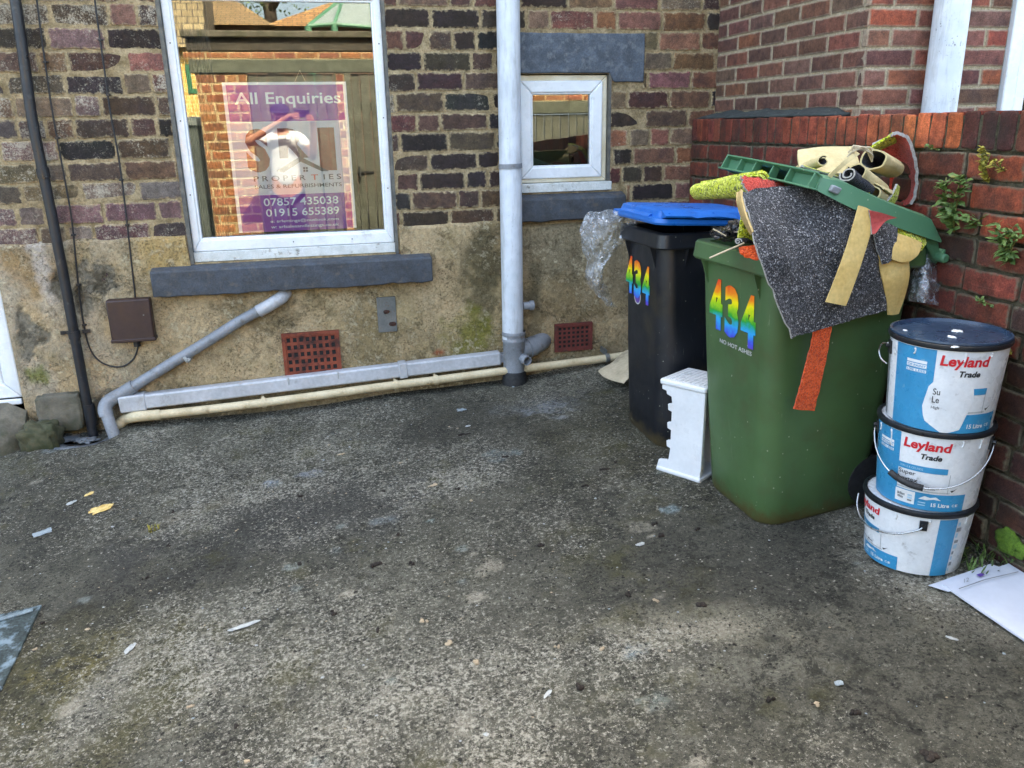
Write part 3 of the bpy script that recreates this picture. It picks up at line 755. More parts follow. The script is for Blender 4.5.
mb = MB(); a, b = at(376, 297), at(397, 330.5); mb.box((a.x, D-.022, b.z), (b.x, D-.008, a.z)); pl = mb.build('metal_plate', M['steel'], house, bevel=.002)
for x, y, r in ((386, 311, .016), (392, 323, .018)):
    mb = MB(); p = at(x, y); rough_block(mb, (p.x, D-.023, p.z), (r, .006, r*.6), x, .4, 0, 5, 2.2); mb.build('rusty_bolt', M['rust'], pl)

# ---- step, stones and gully at the left
mb = MB(); n = 26; R = []
for i in range(n+1):
    x = -2.5 + 1.02*i/n; w = .008*fb(x, 0, 8, 3); e = .05*sm(-1.56, -1.48, x)
    zb = gz(x, 4.2)-.06; zt = .108+.006*fb(x, 3, 9, 3)-e*.6; yf = 4.195+w+e*1.4
    R.append([Vector((x, D-.016, zb)), Vector((x, yf-.012, zb)), Vector((x, yf-.008, zb+.07)), Vector((x, yf, zt-.012)), Vector((x, yf+.02, zt)), Vector((x, (yf+D)/2, zt+.055+.008*fb(x, 9, 12, 3))), Vector((x, D-.016, .222-e))])
mb.loft(R); tag(mb.build('door_step', M['stone'], origin=(-1.9, 4.2, -.05), smooth=True, angle=50), 'worn grey stone step below the white door', 'step')
mb = MB(); rough_block(mb, (-1.318, D-.022, .155), (.105, .045, .095), 3, .10, p=9)
tag(mb.build('foundation_stone', M['stone'], origin=(-1.318, D-.02, .06), smooth=True), 'squared grey stone at the foot of the wall left of the black drainpipe', 'stone')
mb = MB(); rough_block(mb, (-1.40, 4.27, .055), (.085, .085, .075), 8, .28, p=4)
tag(mb.build('mossy_stone', M['moss_stone'], origin=(-1.40, 4.27, -.02), smooth=True), 'low moss covered lump of stone beside the door step', 'stone')
g = Vector((-1.22, 4.235, 0)); g.z = gz(g.x, g.y)-.026; gully = empty('gully', (g.x, g.y, g.z), 'wet grey drain gully under the two open pipe ends', 'drain')
mb = MB(); R = []
for r, z in ((.19, -.01), (.175, .008), (.12, .004), (.07, -.012)):
    R.append([Vector((g.x+r*1.05*math.cos(2*PI*k/28)*(1+.12*fb(math.cos(2*PI*k/28), math.sin(2*PI*k/28), 2)), g.y+.06+r*.72*math.sin(2*PI*k/28), g.z+z+.004)) for k in range(28)])
mb.loft(R); mb.build('dish', M['gully'], gully, smooth=True)
mb = MB(); R = [[Vector((g.x-.035+r*math.cos(2*PI*k/16), g.y+.01+r*.55*math.sin(2*PI*k/16), g.z+.013)) for k in range(16)] for r in (.045, .001)]
mb.loft(R); mb.build('drain_hole', M['void'], gully)
mb = MB(); rough_block(mb, (g.x+.02, g.y+.03, g.z+.012), (.05, .035, .010), 5, .5, p=2.2); mb.build('mortar_splash', M['gully'], gully, smooth=True)

# ================================================================== PIPES AND CABLES
pipeY = D-.055
bp = empty('drainpipe', at(93, 432, pipeY), 'black plastic drainpipe down the left of the wall', 'drainpipe')
path = [at(*p, pipeY) for p in ((9, -35), (15.3, 0), (24, 60), (32.4, 120), (43, 172), (54, 226), (65, 283), (75, 338), (85, 392), (93.5, 436))]
mb = MB(); mb.tube(catmull(path, 5), .0235, 18, hollow=True); mb.build('pipe', M['black_pipe'], bp, smooth=True, angle=50)
for (xa, ya), (xb, yb) in (((42, 168), (44.5, 178)), ((88.5, 404), (92.5, 425))):
    mb = MB(); mb.tube([at(xa, ya, pipeY), at((xa+xb)/2, (ya+yb)/2, pipeY), at(xb, yb, pipeY)], .0275, 20); mb.build('pipe_collar', M['black_pipe'], bp, smooth=True, angle=40)
mb = MB(); a, b = at(73.5, 331, pipeY), at(75.2, 338, pipeY); mb.tube([a, b], .0285, 20)
for sx in (-1, 1): mb.box((a.x+sx*.05-.018, D-.03, a.z-.02), (a.x+sx*.05+.018, D-.02, a.z-.004)); mb.tube([(a.x+sx*.055, D-.034, a.z-.012), (a.x+sx*.055, D-.012, a.z-.012)], .007, 8)
mb.build('bracket', M['black_pipe'], bp, smooth=True, angle=40)

def cable(pts, name, label, r=.0042, cat='cable', mat=None, Y=D-.018):
    P = catmull([at(x, y, Y) for x, y in pts], 8)
    mb = MB(); mb.tube(P, r, 8); o = mb.build(name, mat or M['cable'], origin=P[-1], smooth=True); return tag(o, label, cat)
c1 = cable(((34, -25), (38, 10), (44, 55), (52, 110), (62, 165), (71, 215), (76, 262), (80, 300), (87, 340), (96, 358), (110, 366), (124, 366), (134, 358), (138, 347)), 'cable', 'black cable looping under the dark brown box')
c2 = cable(((92, -25), (96, 10), (103, 60), (110, 110), (119, 160), (125, 205), (130, 250), (135.5, 300)), 'cable', 'black cable running straight down into the top of the dark brown box')
for c, ks in ((c1, ((45, 62), (57, 138), (73, 235), (78, 285), (84, 325))), (c2, ((100, 40), (108, 95), (121, 180), (127, 225)))):
    for x, y in ks:
        mb = MB(); p = at(x, y, D-.018); mb.box((p.x-.008, p.y-.008, p.z-.005), (p.x+.008, p.y+.012, p.z+.005)); mb.tube([(p.x+.010, p.y-.006, p.z), (p.x+.010, p.y+.012, p.z)], .003, 6); mb.build('cable_clip', M['cable'], c, bevel=.002)
a, b = at(105, 301, D-.07), at(155.5, 340, D-.07)
jb = empty('junction_box', ((a.x+b.x)/2, D-.012, b.z), 'dark brown plastic box on the render with a cable looping below', 'junction box')
mb = MB(); mb.box((a.x, D-.075, b.z), (b.x, D-.014, a.z)); mb.build('box_cover', M['brown_box'], jb, bevel=.008, seg=3)
mb = MB(); mb.box((a.x-.003, D-.0785, b.z-.002), (b.x+.003, D-.014, b.z+.016)); mb.build('box_foot', M['brown_box'], jb, bevel=.004)
p = at(137, 344, D-.03); mb = MB(); mb.tube([(p.x, p.y, b.z-.001), (p.x, p.y, b.z-.035)], .017, 14); mb.build('cable_gland', M['cable'], jb, smooth=True, angle=40)
mb = MB(); p = at(143.5, 315, D-.0755); mb.tube([(p.x, D-.0765, p.z), (p.x, D-.074, p.z)], .004, 8); mb.build('screw', M['steel'], jb)

wY = D-.05
wp = empty('waste_pipe', at(114, 437, wY), 'grey waste pipe slanting down the render to an open end', 'pipe')
e0 = at(283, 296, wY); e0w = Vector((e0.x+.02, D+.01, e0.z+.012))
mb = MB(); mb.tube(catmull([at(270, 305, wY), at(240, 321, wY), at(205, 343, wY), at(165, 367, wY), at(128, 390, wY)], 4), .0275, 18); mb.build('pipe', M['grey_plastic'], wp, smooth=True, angle=50)
mb = MB(); mb.tube(catmull([at(258, 311.5, wY), at(268, 306, wY), at(276, 301, wY), at(282, 297, wY+.012), e0w], 6), .0325, 18); mb.build('elbow', M['light_grey'], wp, smooth=True, angle=50)
mb = MB(); mb.tube(catmull([at(134, 386, wY), at(120, 394.5, wY), at(109, 401, wY-.01), at(105, 408, wY-.028), at(106.5, 416, wY-.042)], 6), .034, 18); mb.build('elbow', M['grey_plastic'], wp, smooth=True, angle=50)
mb = MB(); mb.tube([at(106, 412, wY-.035), at(110, 424, wY-.055), at(116, 440, wY-.075)], .029, 18, hollow=True); mb.build('pipe', M['grey_plastic'], wp, smooth=True, angle=50)
mb = MB(); p = at(188, 355, wY); mb.tube([(p.x, D-.09, p.z-.02), (p.x+.004, D-.01, p.z-.024)], .012, 10); mb.tube([(p.x-.012, D-.092, p.z-.0), (p.x+.0, D-.086, p.z-.03)], .008, 8); mb.build('bracket', M['chip_white'], wp, smooth=True)

# grey square trunking lying along the wall foot
tY = D-.052
L0, L1 = at(121, 403.5, tY), at(500, 357.5, tY)
tr = empty('trunking', L0, 'pale grey square downpipe lying along the foot of the wall', 'trunking')
def beam_between(p, q, w, h, name, mat, parent, bev=.006):
    ax = (q-p).normalized(); L = (q-p).length; side = Vector((0, 1, 0)); up = side.cross(ax)*-1
    if up.z < 0: up = -up
    mb = MB(); mb.add([p+ax*(L*i)+side*(w*j)+up*(h*k) for i in (0, 1) for j in (-.5, .5) for k in (-.5, .5)],
                      [(0, 1, 3, 2), (4, 6, 7, 5), (0, 4, 5, 1), (2, 3, 7, 6), (0, 2, 6, 4), (1, 5, 7, 3)])
    return mb.build(name, mat, parent, bevel=bev)
ax = (L1-L0).normalized()
beam_between(L0, L1, .066, .076, 'duct', M['light_grey'], tr, .01)
beam_between(L0-ax*.004, L0+ax*.125, .075, .086, 'sleeve', M['light_grey'], tr, .008)
mm = L0+(L1-L0)*.725; beam_between(mm-ax*.022, mm+ax*.022, .074, .084, 'strap', M['light_grey'], tr, .004)
beam_between(L1-ax*.02, L1+ax*.03, .05, .05, 'connector', M['grey_plastic'], tr, .004)
for t in (.42, .55):
    mb = MB(); p = L0+(L1-L0)*t; q = p + Vector((0, -.034, .02)); mb.box((q.x-.003, q.y-.002, q.z-.02), (q.x+.003, q.y, q.z+.02)); mb.build('paint_fleck', M['chip_white'], tr)

cY = D-.10
cp = empty('overflow_pipe', at(114, 428, cY), 'thin yellowed cream pipe along the ground below the trunking', 'pipe')
P = [at(x, y, cY if x > 130 else D-.045) for x, y in ((628, 355), (600, 359), (545, 366), (500, 371.5), (440, 379.5), (380, 387), (300, 398), (220, 408), (160, 414.5), (138, 416.5), (126, 419), (119, 424.5), (113, 433))]
mb = MB(); mb.tube(catmull(P, 5), .0225, 16); mb.build('pipe', M['cream_pipe'], cp, smooth=True, angle=50)
mb = MB(); mb.tube(catmull(P[8:12], 5), .027, 16); mb.build('elbow', M['cream_pipe'], cp, smooth=True, angle=50)
for x, y in ((436, 380), (396, 385), (607, 358), (264, 402.5)):
    mb = MB(); p, q = at(x-2, y+.3, cY), at(x+2, y-.3, cY); mb.tube([p, q], .0275, 16); mb.box((p.x, p.y, p.z+.02), (p.x+.012, D-.014, p.z+.05 if x > 600 else p.z+.03)); mb.build('pipe_clip', M['cream_pipe'] if x != 607 else M['steel'], cp, smooth=True, angle=40)

sY = D-.085
sp = empty('soil_pipe', at(514, 386, sY), 'white painted soil pipe beside the small window with a grey branch at its foot', 'soil pipe')
top, bot = at(507.5, -30, sY), at(513, 340, sY)
mb = MB(); mb.tube([top, top+(bot-top)*.5, bot], .0585, 32); mb.build('pipe', M['stack_white'], sp, smooth=True, angle=50)
mb = MB(); a, b = at(510.3, 163.5, sY), at(510.5, 168.5, sY); mb.tube([a, b], .0625, 32)
mb.box((a.x-.02, D-.03, a.z-.02), (a.x+.02, D, a.z)); mb.build('strap', M['grey_plastic'], sp, smooth=True, angle=40)
def vpt(x, y, dz=0): p = at(x, y, sY); return p
zt, zb = at(513, 331, sY).z, at(514.5, 371, sY).z; sx = at(514, 350, sY).x
mb = MB(); mb.lathe([(.064, zt), (.066, zt-.006), (.066, zt-.02), (.062, zt-.026), (.062, zt-.04), (.0655, zt-.046), (.0655, zt-.056), (.061, zt-.062), (.061, zb)], (sx, sY, 0), 36, 0, False, False)
mb.build('branch_fitting', M['grey_plastic'], sp, smooth=True, angle=40)
A = Vector((sx, sY, zt-.13)); Bd = (at(549, 343, D-.02)-at(520, 352, sY)); 
mb = MB(); q0 = A+Bd*.18; q1 = A+Bd*.55+Vector((0, 0, .01)); q2 = A+Bd*.9+Vector((0, .01, .015)); q3 = A+Bd*1.25+Vector((0, .08, .02))
mb.tube([q0, q1], .05, 28); mb.tube([q1-(q1-q0)*.25, q1+Bd*.12], .0565, 28); mb.tube(catmull([q1+Bd*.08, q2, q3], 5), .052, 28); mb.build('branch', M['grey_plastic'], sp, smooth=True, angle=40)
s0 = Vector((sx+.035, sY-.035, zt-.148)); mb = MB(); mb.tube([s0, s0+Vector((.018, -.06, -.004))], .027, 20, hollow=True); mb.build('stub', M['grey_plastic'], sp, smooth=True, angle=40)
mb = MB(); s1 = at(523, 306, sY); mb.tube([s1, s1+Vector((.05, .0, 0))], .022, 16); mb.tube([s1+Vector((.04, 0, 0)), s1+Vector((.06, 0, 0))], .027, 16); mb.build('stub', M['grey_plastic'], sp, smooth=True, angle=40)
gzs = gz(sx, sY); mb = MB(); mb.lathe([(.064, zb+.004), (.0675, zb-.004), (.0675, zb-.03), (.07, zb-.036), (.07, gzs-.02)], (sx, sY, 0), 36); mb.build('base_collar', M['black_rubber'], sp, smooth=True, angle=40)

# ================================================================== GARDEN WALL
gw = empty('garden_wall', (XW+.06, 2, gz(XW, 2)), 'low dark red brick garden wall with upright coping bricks on the right', 'garden wall')
fnG = lambda s, t, d: Vector((XW-d, D-s, t))        # s runs from the house towards the viewer
GR = [C(h) for h in ('#6b352a', '#74392c', '#623127', '#763c2f', '#5d2f26', '#6c372b')]
GD = [C(h) for h in ('#472b22', '#3b251e', '#513126', '#432d27')]
def col_garden(s, t):
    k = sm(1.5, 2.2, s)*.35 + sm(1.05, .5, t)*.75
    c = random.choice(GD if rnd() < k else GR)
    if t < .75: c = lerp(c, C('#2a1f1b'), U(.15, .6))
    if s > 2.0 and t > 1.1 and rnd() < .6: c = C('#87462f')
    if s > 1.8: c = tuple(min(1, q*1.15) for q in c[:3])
    return jitc(c, .12 if s > 1.8 else .07), U(0, .12) + (.15 if s > 1.8 and rnd() < .3 else 0)
def wobG(s, t, d): 
    p = fnG(s, t, d); k = sm(1.4, 2.4, s)
    p.z += k*.006*fb(s, t, 3, 2); p.x += k*.006*fb(s+4, t*2, 4, 2); return p
mb = MB()
tlg = [1.392-.0895*k + U(-.002, .002) for k in range(17)][::-1]
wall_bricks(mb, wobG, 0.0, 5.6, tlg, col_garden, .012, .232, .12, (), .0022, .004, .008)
sheet_rects(mb, fnG, -.0, 5.6, -.15, 1.40, (), -.011, 1)
mb.box((XW+.0125, D-5.6, -.15), (XW+.125, D-.001, 1.396), 1)
mb.build('brickwork', [M['brick_garden'], M['mortar_garden']], gw, recalc=False)
mb = MB(); s = .003; k = 0
while s < 5.6:
    w = .0665 if s < 1.75 else .074
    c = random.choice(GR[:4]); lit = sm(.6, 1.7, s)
    c = lerp(c, random.choice([C('#c06a44'), C('#b4603e'), C('#a8573a')]), lit*.9)  # coping painted brighter orange towards the viewer, as if sunlit
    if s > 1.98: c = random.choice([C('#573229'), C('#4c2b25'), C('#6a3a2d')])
    zt = 1.514+U(-.003, .003) + .004*sm(1.9, 2.1, s)
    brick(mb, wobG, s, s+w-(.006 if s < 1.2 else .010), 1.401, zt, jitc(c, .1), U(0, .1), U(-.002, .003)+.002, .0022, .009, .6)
    # top and back of the coping brick
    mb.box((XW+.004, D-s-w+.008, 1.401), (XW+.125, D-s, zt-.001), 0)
    s += w
for i in range(len(mb.col), len(mb.v)): mb.col.append((.2, .08, .05, 0))
mb.col = [q if q[:3] != (1, 1, 1) else (*C('#7a3527')[:3], .1) for q in mb.col]
sheet_rects(mb, fnG, 0, 5.6, 1.397, 1.505, (), -.003, 1)
mb.build('coping', [M['brick_garden'], M['mortar_garden']], gw, recalc=False)

# ================================================================== NEIGHBOUR
NX, NY = 2.2264, 3.11
nb = empty('neighbour_house', (3.5, NY, 0), 'neat red brown brick extension rising behind the garden wall', 'house')
NB = [C(h) for h in ('#6d473a', '#754d41', '#634136', '#7c5244', '#5b3e35', '#6d4e44', '#834e3c')]
def col_n1(s, t): return jitc(lerp(random.choice(NB), C('#5a4a41'), .35), .1), U(0, .1)
def col_n2(s, t):
    c = random.choice(NB+[C('#8a4d39'), C('#7d5044')]); return jitc(c, .12), (U(.2, .4) if rnd() < .2 else U(0, .1))
f1 = lambda s, t, d: Vector((NX-d, D-s, t)); f2 = lambda s, t, d: Vector((NX+s, NY-d, t))
tn = [1.395+.0755*k for k in range(18)]
NWX = 2.895-NX
mb = MB()
wall_bricks(mb, f1, 0.0, D-NY-.004, tn, col_n1, .010, .2275, 0, (), .0008, .001, .003)
wall_bricks(mb, f2, 0.0, 3.0, tn, col_n2, .010, .2275, 0, ((NWX, NWX+1.25, 1.0, 2.6),), .0010, .001, .003)
sheet_rects(mb, f1, 0, D-NY, -.2, 2.76, (), -.006, 1); sheet_rects(mb, f2, 0, 5, -.2, 2.76, ((NWX, NWX+1.25, 1.0, 2.6),), -.006, 1)
mb.build('brickwork', [M['brick_new'], M['mortar_new']], nb, recalc=False)
mb = MB(); mb.box((NX+.03, NY+.03, 2.76), (7, 9, 5.6)); mb.box((NX+.03, 3.75, -.2), (7, 9, 2.76)); mb.build('upper_wall', M['plain_brick'], nb)
mb = MB(); frame_ring(mb, NX+NWX+.004, NX+NWX+1.246, 1.02, 2.59, .06, NY-.02, NY+.05); nw = mb.build('window', M['upvc'], nb, bevel=.006)
mb = MB(); frame_ring(mb, NX+NWX+.066, NX+NWX+1.184, 1.082, 2.528, .055, NY-.012, NY+.04); mb.build('casement', M['upvc'], nw, bevel=.006)
mb = MB(); mb.box((NX+NWX+.118, NY+.012, 1.13), (NX+NWX+1.13, NY+.016, 2.48)); mb.build('pane', M['glass'], nw)
mb = MB(); mb.box((NX+NWX+.05, NY+.06, 1.03), (NX+NWX+1.2, NY+.3, 2.58)); mb.build('room_wall', M['room'], nw)
# dark mortar fillet between the coping and the extension wall
mb = MB(); R = []; s_a, s_b = .05, D-at(848, 105, 3.15).y
for i in range(41):
    y = D-.02-(D-.02-3.17)*i/40; e = 1-sm(.9, 1, i/40)
    h = .034*(.8+.35*fb(y, 0, 9, 3))*max(.15, e)
    R.append([Vector((NX-.001, y, 1.512)), Vector((XW+.012+.006*fb(y, 3, 8), y, 1.5165)), Vector((XW+.05, y, 1.522+h*.35)), Vector((NX-.012, y, 1.522+h)), Vector((NX-.001, y, 1.524+h))])
mb.loft(R); mb.build('mortar_fillet', simple('dark sooty mortar fillet', C('#39413f'), C('#2a2f2f'), 18, .9, bump=1.0, bsc=45, dirt=C('#6b6a60'), dsc=30, dth=(.6, .72)), nb, smooth=True)
npp = MB(); p = at(946, 55, NY-.075); npp.tube([(p.x, NY-.075, 1.2), (p.x, NY-.075, 2.0), (p.x, NY-.075, 2.9)], .067, 32)
tag(npp.build('soil_pipe', M['neigh_pipe'], origin=(p.x, NY-.075, 1.2), smooth=True, angle=50), 'flaking white soil pipe on the extension above the garden wall', 'soil pipe')

# ================================================================== TEXT
def text_geo(s, bold=0.0, shear=0.0, space=1.0):
    cu = bpy.data.curves.new('lettering', 'FONT'); cu.body = s; cu.size = 1.0; cu.offset = bold; cu.shear = shear; cu.space_character = space; cu.resolution_u = 3
    ob = bpy.data.objects.new('lettering', cu); COL.objects.link(ob)
    dg = bpy.context.evaluated_depsgraph_get(); me = bpy.data.meshes.new_from_object(ob.evaluated_get(dg))
    V = [v.co.copy() for v in me.vertices]; F = [tuple(p.vertices) for p in me.polygons]
    bpy.data.objects.remove(ob); bpy.data.curves.remove(cu); bpy.data.meshes.remove(me)
    x0 = min(v.x for v in V); x1 = max(v.x for v in V); y0 = min(v.y for v in V); y1 = max(v.y for v in V)
    return [((v.x-x0)/(x1-x0), (v.y-y0)/(y1-y0)) for v in V], F
def text(mb, s, fn, u0, u1, v0, v1, bold=0.0, shear=0.0, mi=0, space=1.0):
    """lettering stretched into the box u0..u1, v0..v1 of the surface fn(u,v)"""
    V, F = text_geo(s, bold, shear, space)
    mb.add([fn(u0+(u1-u0)*x, v0+(v1-v0)*y) for x, y in V], F, mi)

# ================================================================== POSTER in the large window
pY = D+.028+.046
def pp(x, y): p = at(x, y, pY); return p
TL, TR, BL, BRc = pp(221, 82), pp(346.5, 82), pp(240.5, 239), pp(356.5, 235.5)
px0, px1 = (TL.x+BL.x)/2, (TR.x+BRc.x)/2; pz1, pz0 = (TL.z+TR.z)/2, .998
post = empty('poster', ((px0+px1)/2, pY, pz0), 'purple and white letting agency poster in the large window', 'poster')
fP = lambda u, v: Vector((px0+(px1-px0)*u, pY, pz0+(pz1-pz0)*v))
M['po_white'] = simple('poster white', C('#efeef0'), rough=.6, fine=.03); M['po_purple'] = simple('poster purple', C('#8a3a9e'), C('#823596'), 4, .6, fine=.03)
M['po_mid'] = simple('poster pale panel', C('#cbc6d0'), rough=.6, fine=.03); M['po_dark'] = simple('poster dark ink', C('#3a2540'), rough=.6); M['po_red'] = simple('poster red ink', C('#c2412f'), rough=.6)
M['po_red2'] = simple('poster oxblood ink', C('#7a2a2c'), rough=.6); M['po_mag'] = simple('poster plum ink', C('#4a1838'), rough=.6)
def flat(u0, u1, v0, v1, mat, name, lift):
    mb = MB(); a = fP(u0, v0); b = fP(u1, v1); mb.box((a.x, pY-lift, a.z), (b.x, pY-lift+.0012, b.z)); return mb.build(name, mat, post)
flat(0, 1, 0, 1, M['po_white'], 'sheet', 0)
b0 = .028
flat(b0, 1-b0, .745, 1-.018, M['po_purple'], 'colour_band', .0014)
flat(b0, 1-b0, .0, .255, M['po_purple'], 'colour_band', .0014)
flat(b0, 1-b0, .258, .742, M['po_mid'], 'pale_panel', .0014)
def ptext(s, u0, u1, v0, v1, mat, bold=.01, name='lettering', space=1.0, lift=.0022, shear=0):
    mb = MB(); text(mb, s, lambda u, v: fP(u, v)+Vector((0, -lift, 0)), u0, u1, v0, v1, bold, shear, 0, space); return mb.build(name, mat, post, recalc=False)
ptext('All Enquiries', .085, .945, .835, .935, M['po_white'], .012)
ptext('S', .13, .32, .41, .70, M['po_red2'], .06); ptext('R', .40, .64, .50, .70, M['po_mag'], .05); ptext('1', .73, .87, .41, .70, M['po_red2'], .06)
mb = MB(); lf = Vector((0, -.003, 0))
def pol(mb, uv, lift=.003, mi=0): mb.add([fP(u, v)+Vector((0, -lift, 0)) for u, v in uv], [tuple(range(len(uv)))], mi)
pol(mb, [(.36, .415), (.57, .51), (.57, .475), (.42, .405)]); pol(mb, [(.57, .475), (.57, .51), (.80, .405), (.74, .405)], .0034)
mb.build('roof_logo', M['po_dark'], post, recalc=False)
mb = MB()
for i in (0, 1):
    for j in (0, 1): pol(mb, [(.585+.022*i, .405+.018*j), (.602+.022*i, .405+.018*j), (.602+.022*i, .419+.018*j), (.585+.022*i, .419+.018*j)])
mb.build('window_logo', M['po_dark'], post, recalc=False)
ptext('PROPER', .17, .60, .348, .385, M['po_dark'], .012, space=1.5); ptext('T', .645, .705, .348, .385, M['po_red'], .012); ptext('IES', .75, .90, .348, .385, M['po_dark'], .012, space=1.5)
ptext('SALES & REFURBISHMENTS', .17, .90, .298, .325, M['po_dark'], .012)
ptext('07857 435038', .23, .86, .178, .232, M['po_white'], .008)
ptext('01915 655389', .24, .86, .104, .158, M['po_white'], .008)
ptext('e: srlettings@outlook.com', .27, .85, .056, .082, M['po_white'], .004); ptext('w: srlsalesandlettings.co.uk', .27, .85, .016, .042, M['po_white'], .004)
mb = MB(); cord = [fP(.58, 1.0), fP(.63, 1.075), fP(.67, 1.0)]; mb.tube([p+Vector((0, .004, 0)) for p in cord], .0015, 6); mb.build('cord', M['twine'], post)

# ================================================================== WHEELIE BINS
def rrect(hu, hv, r, n=7):
    r = min(r, hu*.98, hv*.98); out = []
    for cx, cy, a0 in ((hu-r, hv-r, 0), (-hu+r, hv-r, 90), (-hu+r, -hv+r, 180), (hu-r, -hv+r, 270)):
        for k in range(n):
            a = math.radians(a0+90*k/(n-1)); out.append((cx+r*math.cos(a), cy+r*math.sin(a)))
    return out
class Bin:
    def __init__(s, name, label, cx, cy, a, bu, bv, ru, rv, h, mat, group):
        s.c, s.s = math.cos(a), math.sin(a); s.cx, s.cy, s.z0, s.h = cx, cy, gz(cx, cy), h
        s.bu, s.bv, s.ru, s.rv = bu, bv, ru, rv
        s.root = empty(name, (cx, cy, s.z0-.01), label, 'wheelie bin', group)
        bt_u, bt_v = ru-.03, rv-.028
        s.tu, s.tv = bt_u, bt_v
        rings = []
        def ring(hu, hv, r, z, tilt=0): 
            q = []
            for u, v in rrect(hu, hv, r):
                p = s.P(u, v, z)
                if tilt: p.z += gz(p.x, p.y)-s.z0
                q.append(p)
            rings.append(q)
        ring(bu-.03, bv-.03, .07, -.004, 1); ring(bu-.008, bv-.008, .085, .0, 1); ring(bu, bv, .09, .016, 1)
        for k in range(1, 9):
            t = k/8; e = .004*math.sin(PI*t)
            ring(bu+(bt_u-bu)*t+e, bv+(bt_v-bv)*t+e, .09-.03*t, .016+(h-.016)*t)
        ring(ru-.006, rv-.006, .045, h-.002); ring(ru, rv, .05, h+.006); ring(ru-.006, rv-.006, .048, h+.058); ring(ru-.012, rv-.012, .046, h+.064)
        ring(ru-.045, rv-.045, .04, h+.062); ring(ru-.055, rv-.055, .04, h-.02); ring(bu-.02, bv-.02, .05, .3)
        mb = MB(); mb.loft(rings)
        s.body = mb.build('body', mat, s.root, smooth=True, angle=38)
    def P(s, u, v, z): return Vector((s.cx+s.c*u-s.s*v, s.cy+s.s*u+s.c*v, s.z0+z))
    def front(s, v, z, off=.0):           # point on the front face (towards -u)
        t = (z-.016)/(s.h-.016); u = -(s.bu+(s.tu-s.bu)*t) - .004*math.sin(PI*t) - off
        return s.P(u, -v, z)
    def side(s, u, z, off=0):             # point on the side facing the viewer (-v)
        t = (z-.016)/(s.h-.016); v = -(s.bv+(s.tv-s.bv)*t) - .004*math.sin(PI*t) - off
        return s.P(u, v, z)
def digits(b, v0, v1, z0, z1, name):
    mb = MB(); w = (v1-v0)
    for i, ch in enumerate('434'):
        text(mb, ch, lambda v, z: b.front(v, z, .0022), v0+w*(.35*i), v0+w*(.35*i+.30), z0-.010*i, z1-.010*i, .055)
    o = mb.build('number_sticker', rainbow(name, z0-.03+b.z0-ORG[b.root.name].z, z1+b.z0-ORG[b.root.name].z), b.root, recalc=False); return o
GBN = 'wheelie bins marked 434'
gb = Bin('wheelie_bin', 'green wheelie bin overfilled with carpet offcuts', 1.712, 2.623, .06, .232, .212, .319, .268, .907, M['green_bin'], GBN)
kb = Bin('wheelie_bin', 'black wheelie bin with a closed blue lid', 1.618, 3.345, .028, .212, .212, .262, .232, .867, M['black_bin'], GBN)
digits(gb, -.155, .150, .655, .845, 'rainbow green bin'); digits(kb, -.175, .085, .625, .795, 'rainbow black bin')
mb = MB(); text(mb, 'NO HOT ASHES', lambda v, z: gb.front(v, z, .002), -.08, .13, .610, .626, .02); mb.build('small_lettering', M['sticker_white'], gb.root, recalc=False)
# round sticker on the black bin
mb = MB(); R = []
cv, cz = -.045, .625
for r0, r1, mi in ((.036, .030, 0), (.030, .0, 1)):
    n = 28; P = [kb.front(cv+r*math.cos(2*PI*k/n), cz+r*math.sin(2*PI*k/n), .0012) for r in (r0, max(r1, .001)) for k in range(n)]
    mb.add(P, [(k, (k+1) % n, n+(k+1) % n, n+k) for k in range(n)], mi)
mb.build('round_sticker', [M['sticker_white'], M['sticker_purple']], kb.root, recalc=False)
# gussets under the rim corners
for b, mt in ((gb, 'green_bin'), (kb, 'black_bin')):
    for uu in (-b.tu+.10, b.tu-.10):
        mb = MB(); p = [b.side(uu, b.h-.002), b.P(uu, -b.rv+.004, b.h-.002), b.side(uu, b.h-.09)]
        mb.prism(p, b.P(uu+.006, 0, 0)-b.P(uu, 0, 0)); mb.build('gusset', M[mt], b.root)
    for vv in (-b.tv+.07, b.tv-.07):
        mb = MB(); p = [b.front(vv, b.h-.002), b.P(-b.ru+.004, -vv, b.h-.002), b.front(vv, b.h-.09)]
        mb.prism(p, b.P(0, .006, 0)-b.P(0, 0, 0)); mb.build('gusset', M[mt], b.root)
# wheels
for b in (gb, kb):
    for sv in (-1, 1):
        mb = MB(); a_ = b.P(b.bu-.02, sv*(b.bv-.01), .10); d_ = b.P(0, 1, 0)-b.P(0, 0, 0); a_.z = gz(a_.x, a_.y)+.098
        mb.tube([a_-d_*.02, a_-d_*.018, a_+d_*.018, a_+d_*.02], [.085, .095, .095, .085], 28); mb.build('wheel', M['black_rubber'], b.root, smooth=True, angle=40)
# rear handle of the green bin
mb = MB()
for sv in (-1, 1): mb.tube(catmull([gb.P(gb.ru-.01, sv*.20, gb.h+.035), gb.P(gb.ru+.045, sv*.20, gb.h+.03), gb.P(gb.ru+.065, sv*.20, gb.h+.035)], 4), .02, 12)
mb.tube([gb.P(gb.ru+.06, -.26, gb.h+.035), gb.P(gb.ru+.06, .26, gb.h+.035)], .019, 14)
mb.build('handle', M['green_lid'], gb.root, smooth=True, angle=50)
